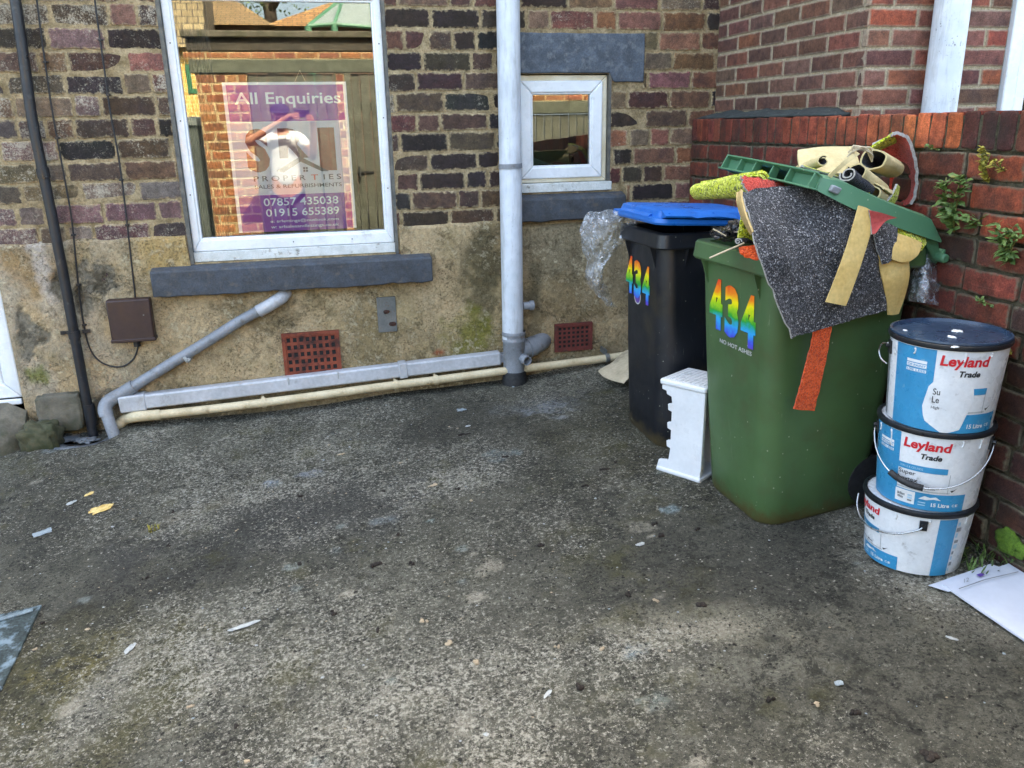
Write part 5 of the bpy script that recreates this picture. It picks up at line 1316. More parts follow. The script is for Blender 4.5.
def label_block(t, S, o, torn=False):
    """the printed label; o = degrees at which the white panel begins"""
    patchS(S, o-46, o, .0, 1.0, .0006, 16).build('label_band', M['tin_blue'], t, recalc=False)
    patchS(S, o, o+78, .0, .235, .0006, 20).build('label_band', M['tin_blue'], t, recalc=False)
    tt(t, S, 'Leyland', o+4, o+52, .785, .95, M['tin_red'], .03, .12)
    tt(t, S, 'Trade', o+23, o+44, .70, .775, M['ink'], .035, .2)
    if not torn:
        patchS(S, o-1, o+52, .52, .60, .0010).build('label_header', M['tin_blue'], t, recalc=False)
        tt(t, S, 'WALLS & CEILINGS', o+2, o+27, .545, .575, M['tin_paleblue'], .01)
        tt(t, S, 'Super', o+1, o+20, .435, .51, M['ink'], .008); tt(t, S, 'Leytex', o+1, o+23, .345, .42, M['ink'], .008); tt(t, S, 'High Opacity Matt', o+1, o+42, .285, .33, M['ink'], .01)
    else:
        patchS(S, o+38, o+56, .48, .56, .0010).build('label_header', M['tin_blue'], t, recalc=False)
        tt(t, S, 'Su', o+1, o+8, .46, .54, M['ink'], .012); tt(t, S, 'Le', o+1, o+8, .36, .44, M['ink'], .012); tt(t, S, 'High', o+1, o+9, .275, .32, M['ink'], .01)
    for v in (.255, .265): patchS(S, o, o+58, v, v+.004, .0010).build('label_line', M['ink_grey'], t, recalc=False)
    mb = MB(); patch_ = []
    for k in range(3):
        mb2 = patchS(S, o-30, o-8, .70+.055*k, .735+.055*k+(.01 if k == 1 else 0), .0012, 6); mb.add(mb2.v, [tuple(f) for f in mb2.f])
    mb.build('label_box', M['tin_white'], t, recalc=False)
    tt(t, S, 'OF PAINT', o-29, o-9, .762, .79, M['tin_blue'], .02); tt(t, S, '10% LESS', o-29, o-9, .705, .732, M['tin_blue'], .02)
    if not torn:
        patchS(S, o-1, o+22, .05, .225, .0010).build('label_box', M['tin_white'], t, recalc=False)
        tt(t, S, 'Brilliant', o+2, o+11, .145, .18, M['ink'], .015, off=.002); tt(t, S, 'White', o+2, o+9, .10, .135, M['ink'], .015, off=.002)
        for k in range(3): patchS(S, o+14, o+19, .085+.035*k, .108+.035*k, .0018, 4).build('label_swatch', M['tin_paleblue'] if k else M['ink_grey'], t, recalc=False)
        polyS(S, [(o+26, .15), (o+32, .20), (o+38, .185), (o+44, .20), (o+50, .155), (o+42, .165), (o+34, .145)], .0014).build('label_mark', M['tin_white'], t, recalc=False)
        for k in range(2): patchS(S, o+26, o+34, .06+.035*k, .075+.035*k, .0014, 4).build('label_line', M['tin_paleblue'], t, recalc=False)
    tt(t, S, '15 Litre', o+40, o+60, .06, .115, M['tin_white'], .03); tt(t, S, 'C', o+63, o+66, .07, .105, M['tin_white'], .02); tt(t, S, 'E', o+67, o+70, .07, .105, M['tin_white'], .02)
    polyS(S, [(o+58, .30), (o+60, .275), (o+66, .34), (o+62, .31)], .0014).build('label_mark', M['ink'], t, recalc=False)
    patchS(S, o+55, o+55.5, .25, .52, .0011, 2).build('label_line', M['ink_grey'], t, recalc=False)
def lug(t, S, phi):
    mb = MB(); a = S(phi-4, .80, .001); b = S(phi+4, .80, .001); c = S(phi+4, .96, .001); d = S(phi-4, .96, .001); n = (S(phi, .9, .02)-S(phi, .9, 0)).normalized()
    mb.prism([a, b, c, d], n*.006); mb.tube([S(phi, .90, .004), S(phi, .90, .016)], .007, 10); return mb.build('lug', M['rim_black'], t)
def bail(t, S, pa, pb, drop, out, grip=None):
    A, B = S(pa, .92, .012), S(pb, .92, .012); P = []
    for i in range(25):
        u = i/24; ph = pa+(pb-pa)*u; e = math.sin(PI*u)**.75
        P.append(S(ph, .92-drop*e, .010+out*e))
    mb = MB(); mb.tube(P, .0028, 8); h = mb.build('handle', M['wire'], t, smooth=True)
    if grip is not None:
        mb = MB(); i0, i1 = grip; mb.tube(P[i0:i1+1], .010, 12); mb.build('grip', M['black_rubber'], h, smooth=True, angle=50)
zt1, zt2, zt3 = .322, .590, .868
c1_, c2_, c3_ = (1.878, 2.098), (1.889, 2.088), (1.884, 2.075)
zg = gz(*c1_)-.004
t1, S1 = tub(*c1_, zg, zt1, .148, .170, 'white paint tub lowest in the stack of three, its label turned to the left', az(*c1_))
t2, S2 = tub(*c2_, zt1+.002, zt2, .150, .170, 'blue and white paint tub in the middle of the stack, with black gripped handle', az(*c2_))
t3, S3 = tub(*c3_, zt2+.002, zt3, .152, .170, 'blue and white paint tub topmost in the stack, with dark lid and torn label', az(*c3_))
label_block(t3, S3, -9, True)
polyS(S3, [(-17, .30), (-13, .55), (-2, .72), (10, .60), (30, .62), (34, .40), (28, .22), (24, .05), (12, -.0), (4, .0), (-14, .13)], .0013).build('torn_paper', M['tin_white'], t3, recalc=False)
patchS(S3, -86, -72, .02, .98, .0005).build('label_band', M['ink_grey'], t3, recalc=False)
label_block(t2, S2, -32)
label_block(t1, S1, -92)
patchS(S1, 24, 45, .0, .99, .0008).build('label_band', M['tin_blue'], t1, recalc=False)
for k in range(9): patchS(S1, 46+U(0, 1), 47.5+U(0, 8), .06+.1*k, .11+.1*k+U(0, .03), .0012, 3).build('label_line', M['ink_grey'] if k % 2 else M['tin_paleblue'], t1, recalc=False)
lug(t3, S3, -72); lug(t2, S2, -78); lug(t2, S2, 74); lug(t1, S1, 8)
bail(t2, S2, -80, 76, .56, .022, (7, 12))
mb = MB(); P = [S1(p, v, o) for p, v, o in ((8, .88, .010), (2, .80, .012), (-18, .66, .014), (-45, .58, .016), (-68, .60, .018), (-82, .72, .024), (-88, .9, .02))]; mb.tube(catmull(P, 6), .0028, 8); mb.build('handle', M['wire'], t1, smooth=True)
mb = MB(); P = [S3(p, v, o) for p, v, o in ((-70, .93, .010), (-78, .90, .022), (-84, .80, .030), (-80, .70, .024), (-72, .66, .010))]; mb.tube(catmull(P, 5), .0026, 8); mb.build('handle', M['wire'], t3, smooth=True)
mb = MB(); mb.lathe([(.166, zt3-.004), (.171, zt3+.002), (.170, zt3+.007), (.163, zt3+.008), (.158, zt3-.002), (.05, zt3-.003), (.0005, zt3-.003)], (*c3_, 0), 72, 0, False, False)
ld = mb.build('lid', M['lid_navy'], t3, smooth=True, angle=45)
mb = MB()
for x, y, rx, ry in ((957, 331, .016, .009), (951.5, 337, .010, .008), (905, 330.5, .006, .004), (955, 347, .012, .004)):
    p = atX(x, y, c3_[0]); d = ray(x, y); p = d*((zt3-.001-1.5)/d.z)+CAM
    mb.loft([[Vector((p.x+rx*k*math.cos(2*PI*i/18)*(1+.3*math.sin(i*2.3)), p.y+ry*2*k*math.sin(2*PI*i/18)*(1+.3*math.cos(i*1.7)), p.z-.001+h)) for i in range(18)] for k, h in ((1, 0), (.85, .003), (.3, .004))])
mb.build('paint_splash', M['paint_white'], ld, smooth=True)

# papers beside the tubs
def gsheet(name, px, label, cat, mat, lift, th=.0015, curl=0, group=None):
    P = [gnd(x, y) for x, y in px]; mb = MB(); n = 14; R = []
    A, B, Cc, Dd = P
    F = []; V = []
    for j in range(n+1):
        for i in range(n+1):
            u, v = i/n, j/n; p = A.lerp(B, u).lerp(Dd.lerp(Cc, u), v)
            p.z = gz(p.x, p.y)+lift+curl*(u**3)+.004*max(0, mn.noise(p*5)) + .002*mn.noise(p*14)
            V.append(p)
    N = len(V); V2 = [p-Vector((0, 0, th)) for p in V]; q = n+1
    for j in range(n):
        for i in range(n):
            a = j*q+i; F += [(a, a+1, a+q+1, a+q), (N+a, N+a+q, N+a+q+1, N+a+1)]
    bd = list(range(q)) + [j*q+n for j in range(1, q)] + [n*q+i for i in range(n-1, -1, -1)] + [j*q for j in range(n-1, 0, -1)]
    for k in range(len(bd)): a, b = bd[k], bd[(k+1) % len(bd)]; F.append((a, N+a, N+b, b))
    mb.add(V+V2, F); c = sum(P, Vector())/4
    return tag(mb.build(name, mat, origin=(c.x, c.y, c.z), smooth=True, angle=40), label, cat, group)
pa = gsheet('paper', ((928, 588), (990, 566), (1024, 578), (948, 594)), 'crumpled white paper under the edge of the bottom paint tub', 'paper', M['paper'], .009, .002, .0)
pb = gsheet('paper', ((942, 588), (1012, 566), (1090, 612), (1032, 650)), 'large white sheet of paper running out of the frame beside the paint tubs', 'paper', M['paper'], .014, .006, .0)
mb = MB(); 
def PB(x, y): p = gnd(x, y); p.z = gz(p.x, p.y)+.0225; return p
mb.tube([PB(958, 595), PB(985, 585.5), PB(1017, 578)], .0014, 5); mb.build('fold_line', M['ink_grey'], pb)
mb = MB(); mb.add([PB(975, 581), PB(980, 579), PB(984, 581), PB(979, 583)], [(0, 1, 2, 3)]); mb.build('printed_mark', M['sticker_purple'], pb, recalc=False)
mb = MB(); text(mb, '12', lambda u, v: PB(963+5*u, 589-4*v-1.5*u), 0, 1, 0, 1, .0); mb.build('printed_mark', M['ink_grey'], pb, recalc=False)
sheet('paper_scrap', [[(626, 350, 4.2), (636, 348, 4.1), (650, 346, 4.0)], [(610, 363, 4.08), (624, 366, 3.98), (640, 364, 3.9)], [(598, 371, 4.06), (606, 378, 3.94), (624, 384, 3.84)]],
      'dirty cream paper scrap leaning behind the black bin', 'paper', [M['paper_cream']]*3, .004, 6, .006)

# ================================================================== PLANTS
def leafblade(mb, base, d, up, L, W, mi=0, bend=.3):
    d = d.normalized(); s = d.cross(up).normalized(); n = 5; P = []
    for i in range(n+1):
        t = i/n; w = W*math.sin(PI*min(1, .12+t*.88))**.8*(1 if i % 2 else .72); c = base+d*(L*t)+up*(bend*L*(t-t*t*1.3))
        P += [c-s*w*.5, c+up*w*.12, c+s*w*.5]
    F = []
    for i in range(n):
        a = 3*i; F += [(a, a+1, a+4, a+3), (a+1, a+2, a+5, a+4)]
    mb.add(P, F, mi)
def weed(px, label, h, nleaf, L, W, mat='leaf', seed=0, spread=.06, cat='weed', name='wall_weed', group='weeds growing on the garden wall'):
    a = random.Random(seed); base = atX(*px) + Vector((-.004, 0, 0)); out = Vector((-1, 0, 0))
    w = empty(name, base, label, cat, group)
    ms, ml = MB(), MB()
    for k in range(5 if h > .06 else 3):
        tip = base + out*a.uniform(.02, .05) + Vector((0, a.uniform(-spread, spread), h*a.uniform(.7, 1)))
        P = catmull([base, base.lerp(tip, .5)+out*.015, tip], 5); ms.tube(P, .0022, 6)
        for i in range(int(nleaf*1.5)):
            p = P[a.randrange(1, len(P))]; ang = a.uniform(0, 2*PI)
            d = (out*abs(math.cos(ang))*.8 + Vector((0, math.sin(ang), a.uniform(-.5, .7)))).normalized()
            leafblade(ml, p, d, (out*a.uniform(0, 1)+Vector((0, a.uniform(-.6, .6), .8))).normalized(), L*a.uniform(.35, 1.15), W*a.uniform(.5, 1.2), 0, a.uniform(-.3, .6))
    ms.build('stem', M['stem'], w, smooth=True); ml.build('leaf', M[mat], w, smooth=False, recalc=False)
    return w
weed((955, 232), 'leafiest green weed on the garden wall, above the hinge of the green lid', .19, 16, .05, .020, seed=1)
weed((978, 226), 'small drooping green weed right of the leafiest one on the wall', .05, 9, .04, .016, seed=2)
weed((990, 183), 'yellowing weed spire growing just below the coping bricks', .12, 16, .02, .012, 'leaf_yellow', 3, .02)
weed((1012, 262), 'bushy green weed on the garden wall at the edge of the frame', .12, 16, .042, .016, seed=4)
weed((940, 150), 'tiny green sprout below the coping bricks', .02, 6, .016, .008, seed=5, spread=.02)
weed((993, 305), 'tiny sprout low on the garden wall above the paint tubs', .025, 5, .02, .012, seed=6, spread=.015)
weed((1013, 352), 'small yellow green sprout beside the dark tub lid', .02, 6, .03, .014, 'leaf_yellow', 7, .03)
weed((1006, 171), 'pale dry sprig on the wall beside the yellowing weed', .04, 6, .022, .010, 'leaf_yellow', 8, .03)
def mosspatch(px, rx, rz, label, seed):
    p = atX(*px); mb = MB(); P = []; n = 26; rr = random.Random(seed); R = []
    for k, h in ((1, 0), (.93, .006), (.6, .012), (.25, .014), (.02, .015)):
        R.append([p+Vector((-h*(1+.5*mn.noise(Vector((i*.8, k*5, seed)))), k*rx*math.cos(2*PI*i/n)*(1+.28*mn.noise(Vector((math.cos(2*PI*i/n)*2, math.sin(2*PI*i/n)*2, seed)))), k*rz*math.sin(2*PI*i/n)*(1+.28*mn.noise(Vector((math.cos(2*PI*i/n)*2, math.sin(2*PI*i/n)*2, seed)))))) for i in range(n)])
    mb.loft(R); return tag(mb.build('moss_patch', M['moss'], origin=p-Vector((0, 0, rz)), smooth=True), label, 'moss')
mosspatch((1008, 541), .05, .045, 'bright green moss patch low on the garden wall behind the paint tubs', 3)
mosspatch((1020, 550), .03, .03, 'small green moss patch at the frame edge low on the garden wall', 6)
# grass tufts
def tuft(c, label, n, h, seed, mat='leaf', spread=.05, group=None):
    a = random.Random(seed); mb = MB()
    for k in range(n):
        b = Vector((c.x+a.uniform(-spread, spread), c.y+a.uniform(-spread, spread), 0)); b.z = gz(b.x, b.y)-.002
        d = Vector((a.uniform(-1, 1), a.uniform(-1, 1), a.uniform(.6, 2))).normalized()
        leafblade(mb, b, d, Vector((a.uniform(-.3, .3), a.uniform(-.3, .3), 1)).normalized(), h*a.uniform(.5, 1.2), h*.14, 0, .15)
    return tag(mb.build('grass_tuft', M[mat], origin=(c.x, c.y, gz(c.x, c.y)), recalc=False), label, 'grass', group)
tuft(gnd(985, 572)+Vector((.02, .05, 0)), 'dark green grass tuft behind the paper at the foot of the garden wall', 60, .055, 1, spread=.07)
tuft(gnd(1012, 562), 'fern like green tuft between the paper and the moss patch', 26, .06, 2, spread=.03)
tuft(gnd(153, 531), 'tiny grass tuft growing out of the bare concrete', 26, .035, 3, 'leaf_yellow', .025)
tuft(gnd(28, 452)+Vector((0, .02, 0)), 'thin moss tuft at the foot of the door step', 20, .025, 5, 'leaf_yellow', .04)
p = at(412, 364, D-.03); mb = MB(); rough_block(mb, p, (.035, .016, .014), 5, .5, p=2.2); tag(mb.build('moss_clump', M['moss'], origin=p-Vector((0, 0, .014)), smooth=True), 'green moss clump behind the strap of the trunking', 'moss')

# ================================================================== LITTER ON THE GROUND
def chip(name, px, size, mat, label, cat, rot=0, th=.003, pts=7, seed=0, lift=.001, group=None, irr=.25):
    """a crumpled thin scrap lying on the ground"""
    a = random.Random(seed*31+int(px[0])); c = gnd(*px); n = 7; V = []; F = []
    amp = min(.010, .28*min(size))*(.5 if pts == 4 else 1)
    for j in range(n+1):
        for i in range(n+1):
            u, v = 2*i/n-1, 2*j/n-1; k = 1+irr*1.5*mn.noise(Vector((u*1.3+seed, v*1.3, px[0])))
            if pts > 5: q = 1/max(1, math.hypot(u, v)); u, v = u*q, v*q
            x, y = size[0]*u*k, size[1]*v*k; X, Y = c.x+x*math.cos(rot)-y*math.sin(rot), c.y+x*math.sin(rot)+y*math.cos(rot)
            z = gz(X, Y)+.0035+.005*fb(X, Y, 2, 3)+lift+amp*abs(mn.noise(Vector((u*1.8, v*1.8, seed+px[1]))))*2.2
            V.append(Vector((X, Y, z)))
    q = n+1; N = q*q; V += [p-Vector((0, 0, .0012)) for p in V]
    for j in range(n):
        for i in range(n):
            b = j*q+i; F += [(b, b+1, b+q+1, b+q), (N+b, N+b+q, N+b+q+1, N+b+1)]
    bd = list(range(q)) + [j*q+n for j in range(1, q)] + [n*q+i for i in range(n-1, -1, -1)] + [j*q for j in range(n-1, 0, -1)]
    for k in range(len(bd)): b, d = bd[k], bd[(k+1) % len(bd)]; F.append((b, N+b, N+d, d))
    mb = MB(); mb.add(V, F); return tag(mb.build(name, M[mat], origin=(c.x, c.y, gz(c.x, c.y))), label, cat, group)
chip('plastic_scrap', (43, 536), (.034, .018), 'chip_blue', 'pale blue grey square chip on the concrete at the left', 'litter', .4, pts=4, irr=.08)
chip('foil_scrap', (102, 514), (.05, .024), 'chip_yellow', 'torn yellow wrapper, largest of the yellow bits on the ground', 'litter', .35, .006, 9, 3, irr=.5)
chip('foil_scrap', (91, 502), (.018, .011), 'chip_yellow', 'small yellow scrap just behind the torn yellow wrapper', 'litter', .5, .006, 7, 4, irr=.4)
chip('litter_scrap', (73, 510), (.022, .012), 'chip_white', 'white bottle cap like scrap left of the yellow wrapper', 'litter', .6, .008, 10, 5, irr=.15)
chip('wood_splinter', (244, 627), (.052, .010), 'chip_white', 'pale flat splinter lying alone in the middle left of the yard', 'litter', .25, .004, 6, 6, irr=.12)
chip('paper_scrap', (461, 408), (.026, .018), 'chip_blue', 'torn pale scrap on the ground in front of the soil pipe', 'litter', .3, .005, 8, 7, irr=.45)
chip('paper_scrap', (468, 425), (.014, .008), 'chip_white', 'small white flake below the torn pale scrap near the soil pipe', 'litter', .3, .003, 6, 8)
chip('cigarette_end', (952, 639), (.018, .0055), 'chip_white', 'white cigarette end on the concrete below the large paper', 'litter', -.9, .007, 8, 9, irr=.05)
chip('tan_scrap', (434, 486), (.017, .010), 'chip_tan', 'tan flake in the middle of the yard', 'litter', .2, .004, 6, 10)
chip('tan_scrap', (341, 455), (.02, .008), 'chip_tan', 'tan flake in front of the cream pipe', 'litter', .2, .004, 7, 11)
chip('plastic_scrap', (839, 684), (.012, .010), 'chip_blue', 'lilac grey fragment right of the dusty smear', 'litter', .2, .006, 7, 12)
chip('pale_scrap', (130, 650), (.010, .028), 'chip_white', 'white sliver along the pale screed strip', 'litter', -.4, .003, 6, 13)
chip('pale_scrap', (548, 695), (.018, .006), 'chip_white', 'pale stick like flake near the bottom of the yard', 'litter', .7, .003, 6, 14)
chip('pale_scrap', (640, 545), (.016, .010), 'chip_white', 'pale flake on the ground in front of the green bin', 'litter', .1, .003, 7, 15)
for i, (x, y, sx_, sy_) in enumerate(((375, 566, .024, .014), (578, 688, .012, .012), (605, 470, .022, .008), (505, 458, .022, .008), (465, 434, .03, .006), (585, 487, .014, .007), (700, 606, .02, .012), (855, 714, .014, .009), (412, 564, .01, .01), (770, 700, .012, .006), (930, 756, .022, .016), (660, 536, .014, .009))):
    c = gnd(x, y); mb = MB()
    for k in range(5): rough_block(mb, (c.x+U(-sx_, sx_)*.8, c.y+U(-sy_, sy_)*.8, gz(c.x, c.y)+.003), (sx_*U(.3, .6), sy_*U(.4, .8), .006), i*3+k, .5, 0, 4, 2.2)
    tag(mb.build('dirt_crumb', M['chip_dark'], origin=(c.x, c.y, gz(c.x, c.y)), smooth=True), 'small dark crumb of dirt lying on the concrete', 'dirt', 'dark dirt crumbs on the concrete')
P = [gnd(x, y)+Vector((0, 0, .014)) for x, y in ((66, 496), (75, 494), (86, 496), (96, 493), (105, 489))]
mb = MB(); mb.tube(catmull(P, 5), .003, 6); tag(mb.build('string', M['twine'], origin=P[2]), 'curled pale string behind the yellow wrapper', 'string')
cv = [gnd(42, 606), gnd(2, 690), gnd(-70, 760), gnd(-160, 690), gnd(-70, 632)]
cov = empty('drain_cover', (sum(p.x for p in cv)/5, sum(p.y for p in cv)/5, gz(cv[0].x, cv[0].y)), 'weathered blue grey cover plate let into the concrete at the left frame edge', 'cover plate')
mb = MB(); mb.prism([(p.x, p.y, gz(p.x, p.y)-.01) for p in cv], (0, 0, .0165)); mb.build('plate', simple('scuffed blue grey plate', C('#3f4848'), C('#2f3635'), 12, .75, bump=.8, bsc=50, dirt=C('#6f7f87'), dsc=16, dth=(.5, .62), fine=.4, spec=.2), cov, bevel=.003)
mb = MB(); a0, a1 = gnd(34, 612), gnd(-60, 640); dv = (a0-a1).normalized(); sv = Vector((dv.y, -dv.x, 0))*.011
mb.prism([(q.x, q.y, gz(q.x, q.y)+.0075) for q in (a1-sv, a0-sv, a0+sv, a1+sv)], (0, 0, .006)); mb.build('lifting_bar', simple('pale scuffed bar', C('#7f8d93'), C('#5f6b70'), 30, .8, fine=.3, spec=.2), cov, bevel=.002)
a = random.Random(31)
for k in range(46):
    x, y = a.uniform(-1.2, 1.5), a.uniform(1.0, 3.6); r = a.uniform(.004, .009); pale = k % 3 == 0
    mb = MB()
    for q in range(3): rough_block(mb, (x+a.uniform(-1, 1)*r*1.4, y+a.uniform(-1, 1)*r*1.4, gz(x, y)+.003), (r*a.uniform(.5, 1), r*a.uniform(.5, 1), r*.5), k*3+q, .6, 0, 3, 2.4)
    if pale: tag(mb.build('mortar_crumb', M['chip_tan'], origin=(x, y, gz(x, y)), smooth=False), 'small pale crumb of mortar lying on the concrete', 'mortar crumb', 'pale mortar crumbs on the concrete')
    else: tag(mb.build('dirt_crumb', M['chip_dark'], origin=(x, y, gz(x, y)), smooth=True), 'small dark crumb of dirt lying on the concrete', 'dirt', 'dark dirt crumbs on the concrete')
for t_, S_, lst in ((t3, S3, ((-58, .16), (-31, .07), (17, .10), (44, .05))), (t2, S2, ((-66, .10), (-45, .22), (30, .08), (52, .13))), (t1, S1, ((-20, .09), (14, .05), (58, .12)))):
    for ph_, ln in lst:
        mb = MB(); P = [S_(ph_+.8*math.sin(7*i), .985-ln*i/5, .001) for i in range(6)]; mb.tube(P, [.0035, .0028, .0024, .0022, .0026, .0036], 8)
        mb.build('paint_drip', M['paint_white'], t_, smooth=True)
# countless specks and grit
mb = MB(); a = random.Random(77)
mats_ = [M['chip_white'], M['chip_tan'], M['chip_blue'], M['chip_dark']]
for i in range(1500):
    x, y = a.uniform(-2.2, 2.0), a.uniform(.7, 4.25)
    if fb(x, y, 1.2, 3)+a.uniform(-.3, .5) < 0: continue
    r = a.uniform(.0015, .0045)*(1.8 if a.random() < .07 else 1); z = gz(x, y)+.005*fb(x, y, 2, 3)+.0025*fb(x, y, 12, 3); n = 5
    P = [Vector((x+r*a.uniform(.6, 1.5)*math.cos(2*PI*k/n), y+r*a.uniform(.6, 1.3)*math.sin(2*PI*k/n), z+.0005)) for k in range(n)]
    mb.add(P+[Vector((x, y, z+r*.7))], [(k, (k+1) % n, n) for k in range(n)], a.choice((0, 0, 1, 1, 1, 2, 3, 3)))
o = mb.build('grit', mats_, origin=(0, 2, gz(0, 2)), recalc=False); tag(o, 'pale and dark grit scattered over the concrete yard', 'grit', kind='stuff')

# ================================================================== THE OTHER SIDE OF THE YARD (seen mirrored in the panes)
def RP(x, y, w=1.0):
    d = ray(x, y+20); p = d*((2*D+w)/d.y)+CAM
    return Vector((p.x, -w, p.z))
xa, xg0, xg1, xd0, xd1 = RP(206, 150).x, RP(256, 150).x, RP(343, 150).x, RP(356, 150).x, RP(384, 150).x
zb1, zb0 = RP(300, 57).z, RP(300, 71).z; zc = RP(300, 51).z
yw = empty('yard_wall', (xa, -1, -.2), 'orange brick wall across the yard with a timber beam over its gate, seen mirrored', 'wall')
fnY = lambda s, t, d: Vector((s, -1+d, t))
mb = MB(); OR_ = [C(h) for h in ('#96603f', '#a0694a', '#8c583a', '#80523c', '#a3704c')]
tly = [-.3+.1*k for k in range(40)]; tly = [t for t in tly if t < zb0+.02]
wall_bricks(mb, fnY, xa, xg0, tly, lambda s, t: (jitc(random.choice(OR_), .1), .05), .014, .235, .2)
wall_bricks(mb, fnY, xg1, xd0-.06, tly, lambda s, t: (jitc(random.choice(OR_), .1), .05), .014, .235, .2)
wall_bricks(mb, fnY, xa-.1, 4.0, [zb1, zb1+.075], lambda s, t: (jitc(random.choice(OR_), .1), .05), .012, .235, .0)
sheet_rects(mb, fnY, xa, 4, -.4, zb1+.07, ((xg0, xg1, -1, zb0), (xd0, 3.95, -1, zb0)), -.004, 1)
mb.box((xa, -1.22, -.4), (xg0, -1.005, zb1+.068), 1)
mb.build('brickwork', [brick_mat('orange brick', C('#c9b48c')), mortar_mat('pale mortar', C('#c4ad84'), C('#a08a66'))], yw, recalc=False)
mb = MB(); mb.box((xa-.05, -1.06, zb0), (4, -.985, zb1-.002)); mb.build('beam', M['beam'], yw, bevel=.01)
mb = MB(); mb.box((xa-.06, -1.5, zc+.02), (4, -1.03, RP(300, 36).z)); mb.build('fascia_board', simple('shade dark fascia', C('#4b453c'), C('#322e28'), 4, .9, bump=.4), yw, bevel=.01)  # dark colour paints the shadow of the eave into this board
mb = MB(); mb.box((xa-.1, -3.2, RP(300, 36).z+.003), (4, -.98, RP(300, 29).z)); mb.build('roof_edge', M['stone'], yw, bevel=.01)
def boards(name, x0, x1, z0, z1, label, wd=.10, y=-1.02):
    o = empty(name, ((x0+x1)/2, y, z0), label, 'gate'); mb = MB(); x = x0
    while x < x1-.02:
        w = min(wd*U(.9, 1.1), x1-x); mb.box((x+.006, y-.02+U(-.006, .006), z0), (x+w-.006, y+.005+U(-.008, .008), z1)); x += w
    mb.build('board_panel', M['wood'], o, bevel=.003)
    mb = MB(); mb.box((x0+.02, y-.05, z0+.3), (x1-.02, y-.022, z0+.4)); mb.box((x0+.02, y-.05, z1-.4), (x1-.02, y-.022, z1-.3)); mb.build('rail', M['wood'], o)
    return o
g1 = boards('timber_gate', xg0+.01, xg1-.01, -.22, zb0-.01, 'grey green boarded gate in the brick wall, seen mirrored behind the poster')
g2 = boards('timber_gate', xd0+.02, xd1+.2, -.22, zb0-.01, 'boarded timber door with a latch right of the gate, seen mirrored')
mb = MB(); mb.box((xd0-.05, -1.05, -.25), (xd0+.018, -.99, zb0-.002)); mb.build('post', M['wood'], g2, bevel=.004)
mb = MB(); q = RP(362, 170); mb.box((q.x-.05, -1.012, q.z-.012), (q.x+.16, -.995, q.z+.012)); mb.tube([(q.x, -1.0, q.z-.06), (q.x, -.96, q.z-.05), (q.x, -1.0, q.z+.06)], .01, 8); mb.build('latch', M['metal_dark'], g2)
g3 = boards('timber_fence', xd1+.22, 3.94, -.22, zb0-.01, 'long boarded fence opposite the small window, seen mirrored'); g3['category'] = 'fence'
# ribbed grey container in the lane at the left
mb = MB(); u0, u1 = RP(178, 170, 1.4).x, RP(212, 170, 1.4).x; n = 16; P = [(u0+(u1-u0)*i/(2*n), -1.4+(.03 if i % 2 else 0)) for i in range(2*n+1)]
for i in range(2*n): mb.add([(P[i][0], P[i][1], -.25), (P[i+1][0], P[i+1][1], -.25), (P[i+1][0], P[i+1][1], RP(195, 124, 1.4).z), (P[i][0], P[i][1], RP(195, 124, 1.4).z)], [(0, 1, 2, 3)])
mb.box((u0-.02, -2.2, RP(195, 124, 1.4).z), (u1+.02, -1.36, RP(195, 117, 1.4).z))
mb.box((u0, -2.2, -.25), (u1, -1.41, RP(195, 124, 1.4).z-.002))
tag(mb.build('ribbed_shed', simple('ribbed grey steel', C('#8a918c'), C('#7b8280'), 4, .6), origin=((u0+u1)/2, -1.8, -.25), recalc=False), 'ribbed grey shed beside the brick wall across the yard, seen mirrored', 'shed')
# houses beyond
def roof_house(label, x0, x1, ze, zr, xr0, xr1, y, dep, wallm, roofm):
    h = empty('house', ((x0+x1)/2, y, 0), label, 'house')
    mb = MB(); mb.box((x0+.2, y-dep, -.3), (x1-.2, y, ze)); mb.build('wall', wallm, h)
    mb = MB(); ym = y-dep/2; a = [(x0, y+.25, ze), (x1, y+.25, ze), (x1, y-dep-.2, ze), (x0, y-dep-.2, ze), (xr0, ym, zr), (xr1, ym, zr)]
    mb.add(a, [(0, 1, 5, 4), (1, 2, 5), (2, 3, 4, 5), (3, 0, 4), (0, 3, 2, 1)]); mb.build('roof', roofm, h); return h
def tiles(name, a, b):
    t = NT(name); bt = t.n('ShaderNodeTexBrick', {'Vector': t.vmap((1, 1, 1), (math.radians(35), 0, 0)), 'Color1': a, 'Color2': b, 'Mortar': (.05, .04, .03, 1), 'Scale': 3.0, 'Mortar Size': .03, 'Row Height': .35, 'Brick Width': .5})
    return t.set(col=bt.outputs[0], rough=.9)
tm = tiles('roof tiles', C('#8c7450'), C('#7a6446')); tm2 = tiles('red roof tiles', C('#a07a4c'), C('#8a643e'))
ybm = NT('yellow brick'); bt = ybm.n('ShaderNodeTexBrick', {'Vector': ybm.vmap((1, 1, 1), (math.radians(90), 0, 0)), 'Color1': C('#d2a95a'), 'Color2': C('#c2974c'), 'Mortar': C('#e0cfa0'), 'Scale': 4.0, 'Mortar Size': .02}); ybm = ybm.set(col=bt.outputs[0], rough=.9)
q0, q1 = RP(160, 52, 6), RP(203, 52, 6)
yb_ = empty('house', ((q0.x+q1.x)/2, -6, 0), 'yellow brick house with a green framed window across the lane, seen mirrored', 'house')
mb = MB(); mb.box((q0.x-1, -9, -.3), (q1.x, -6, q0.z)); mb.build('wall', ybm, yb_)
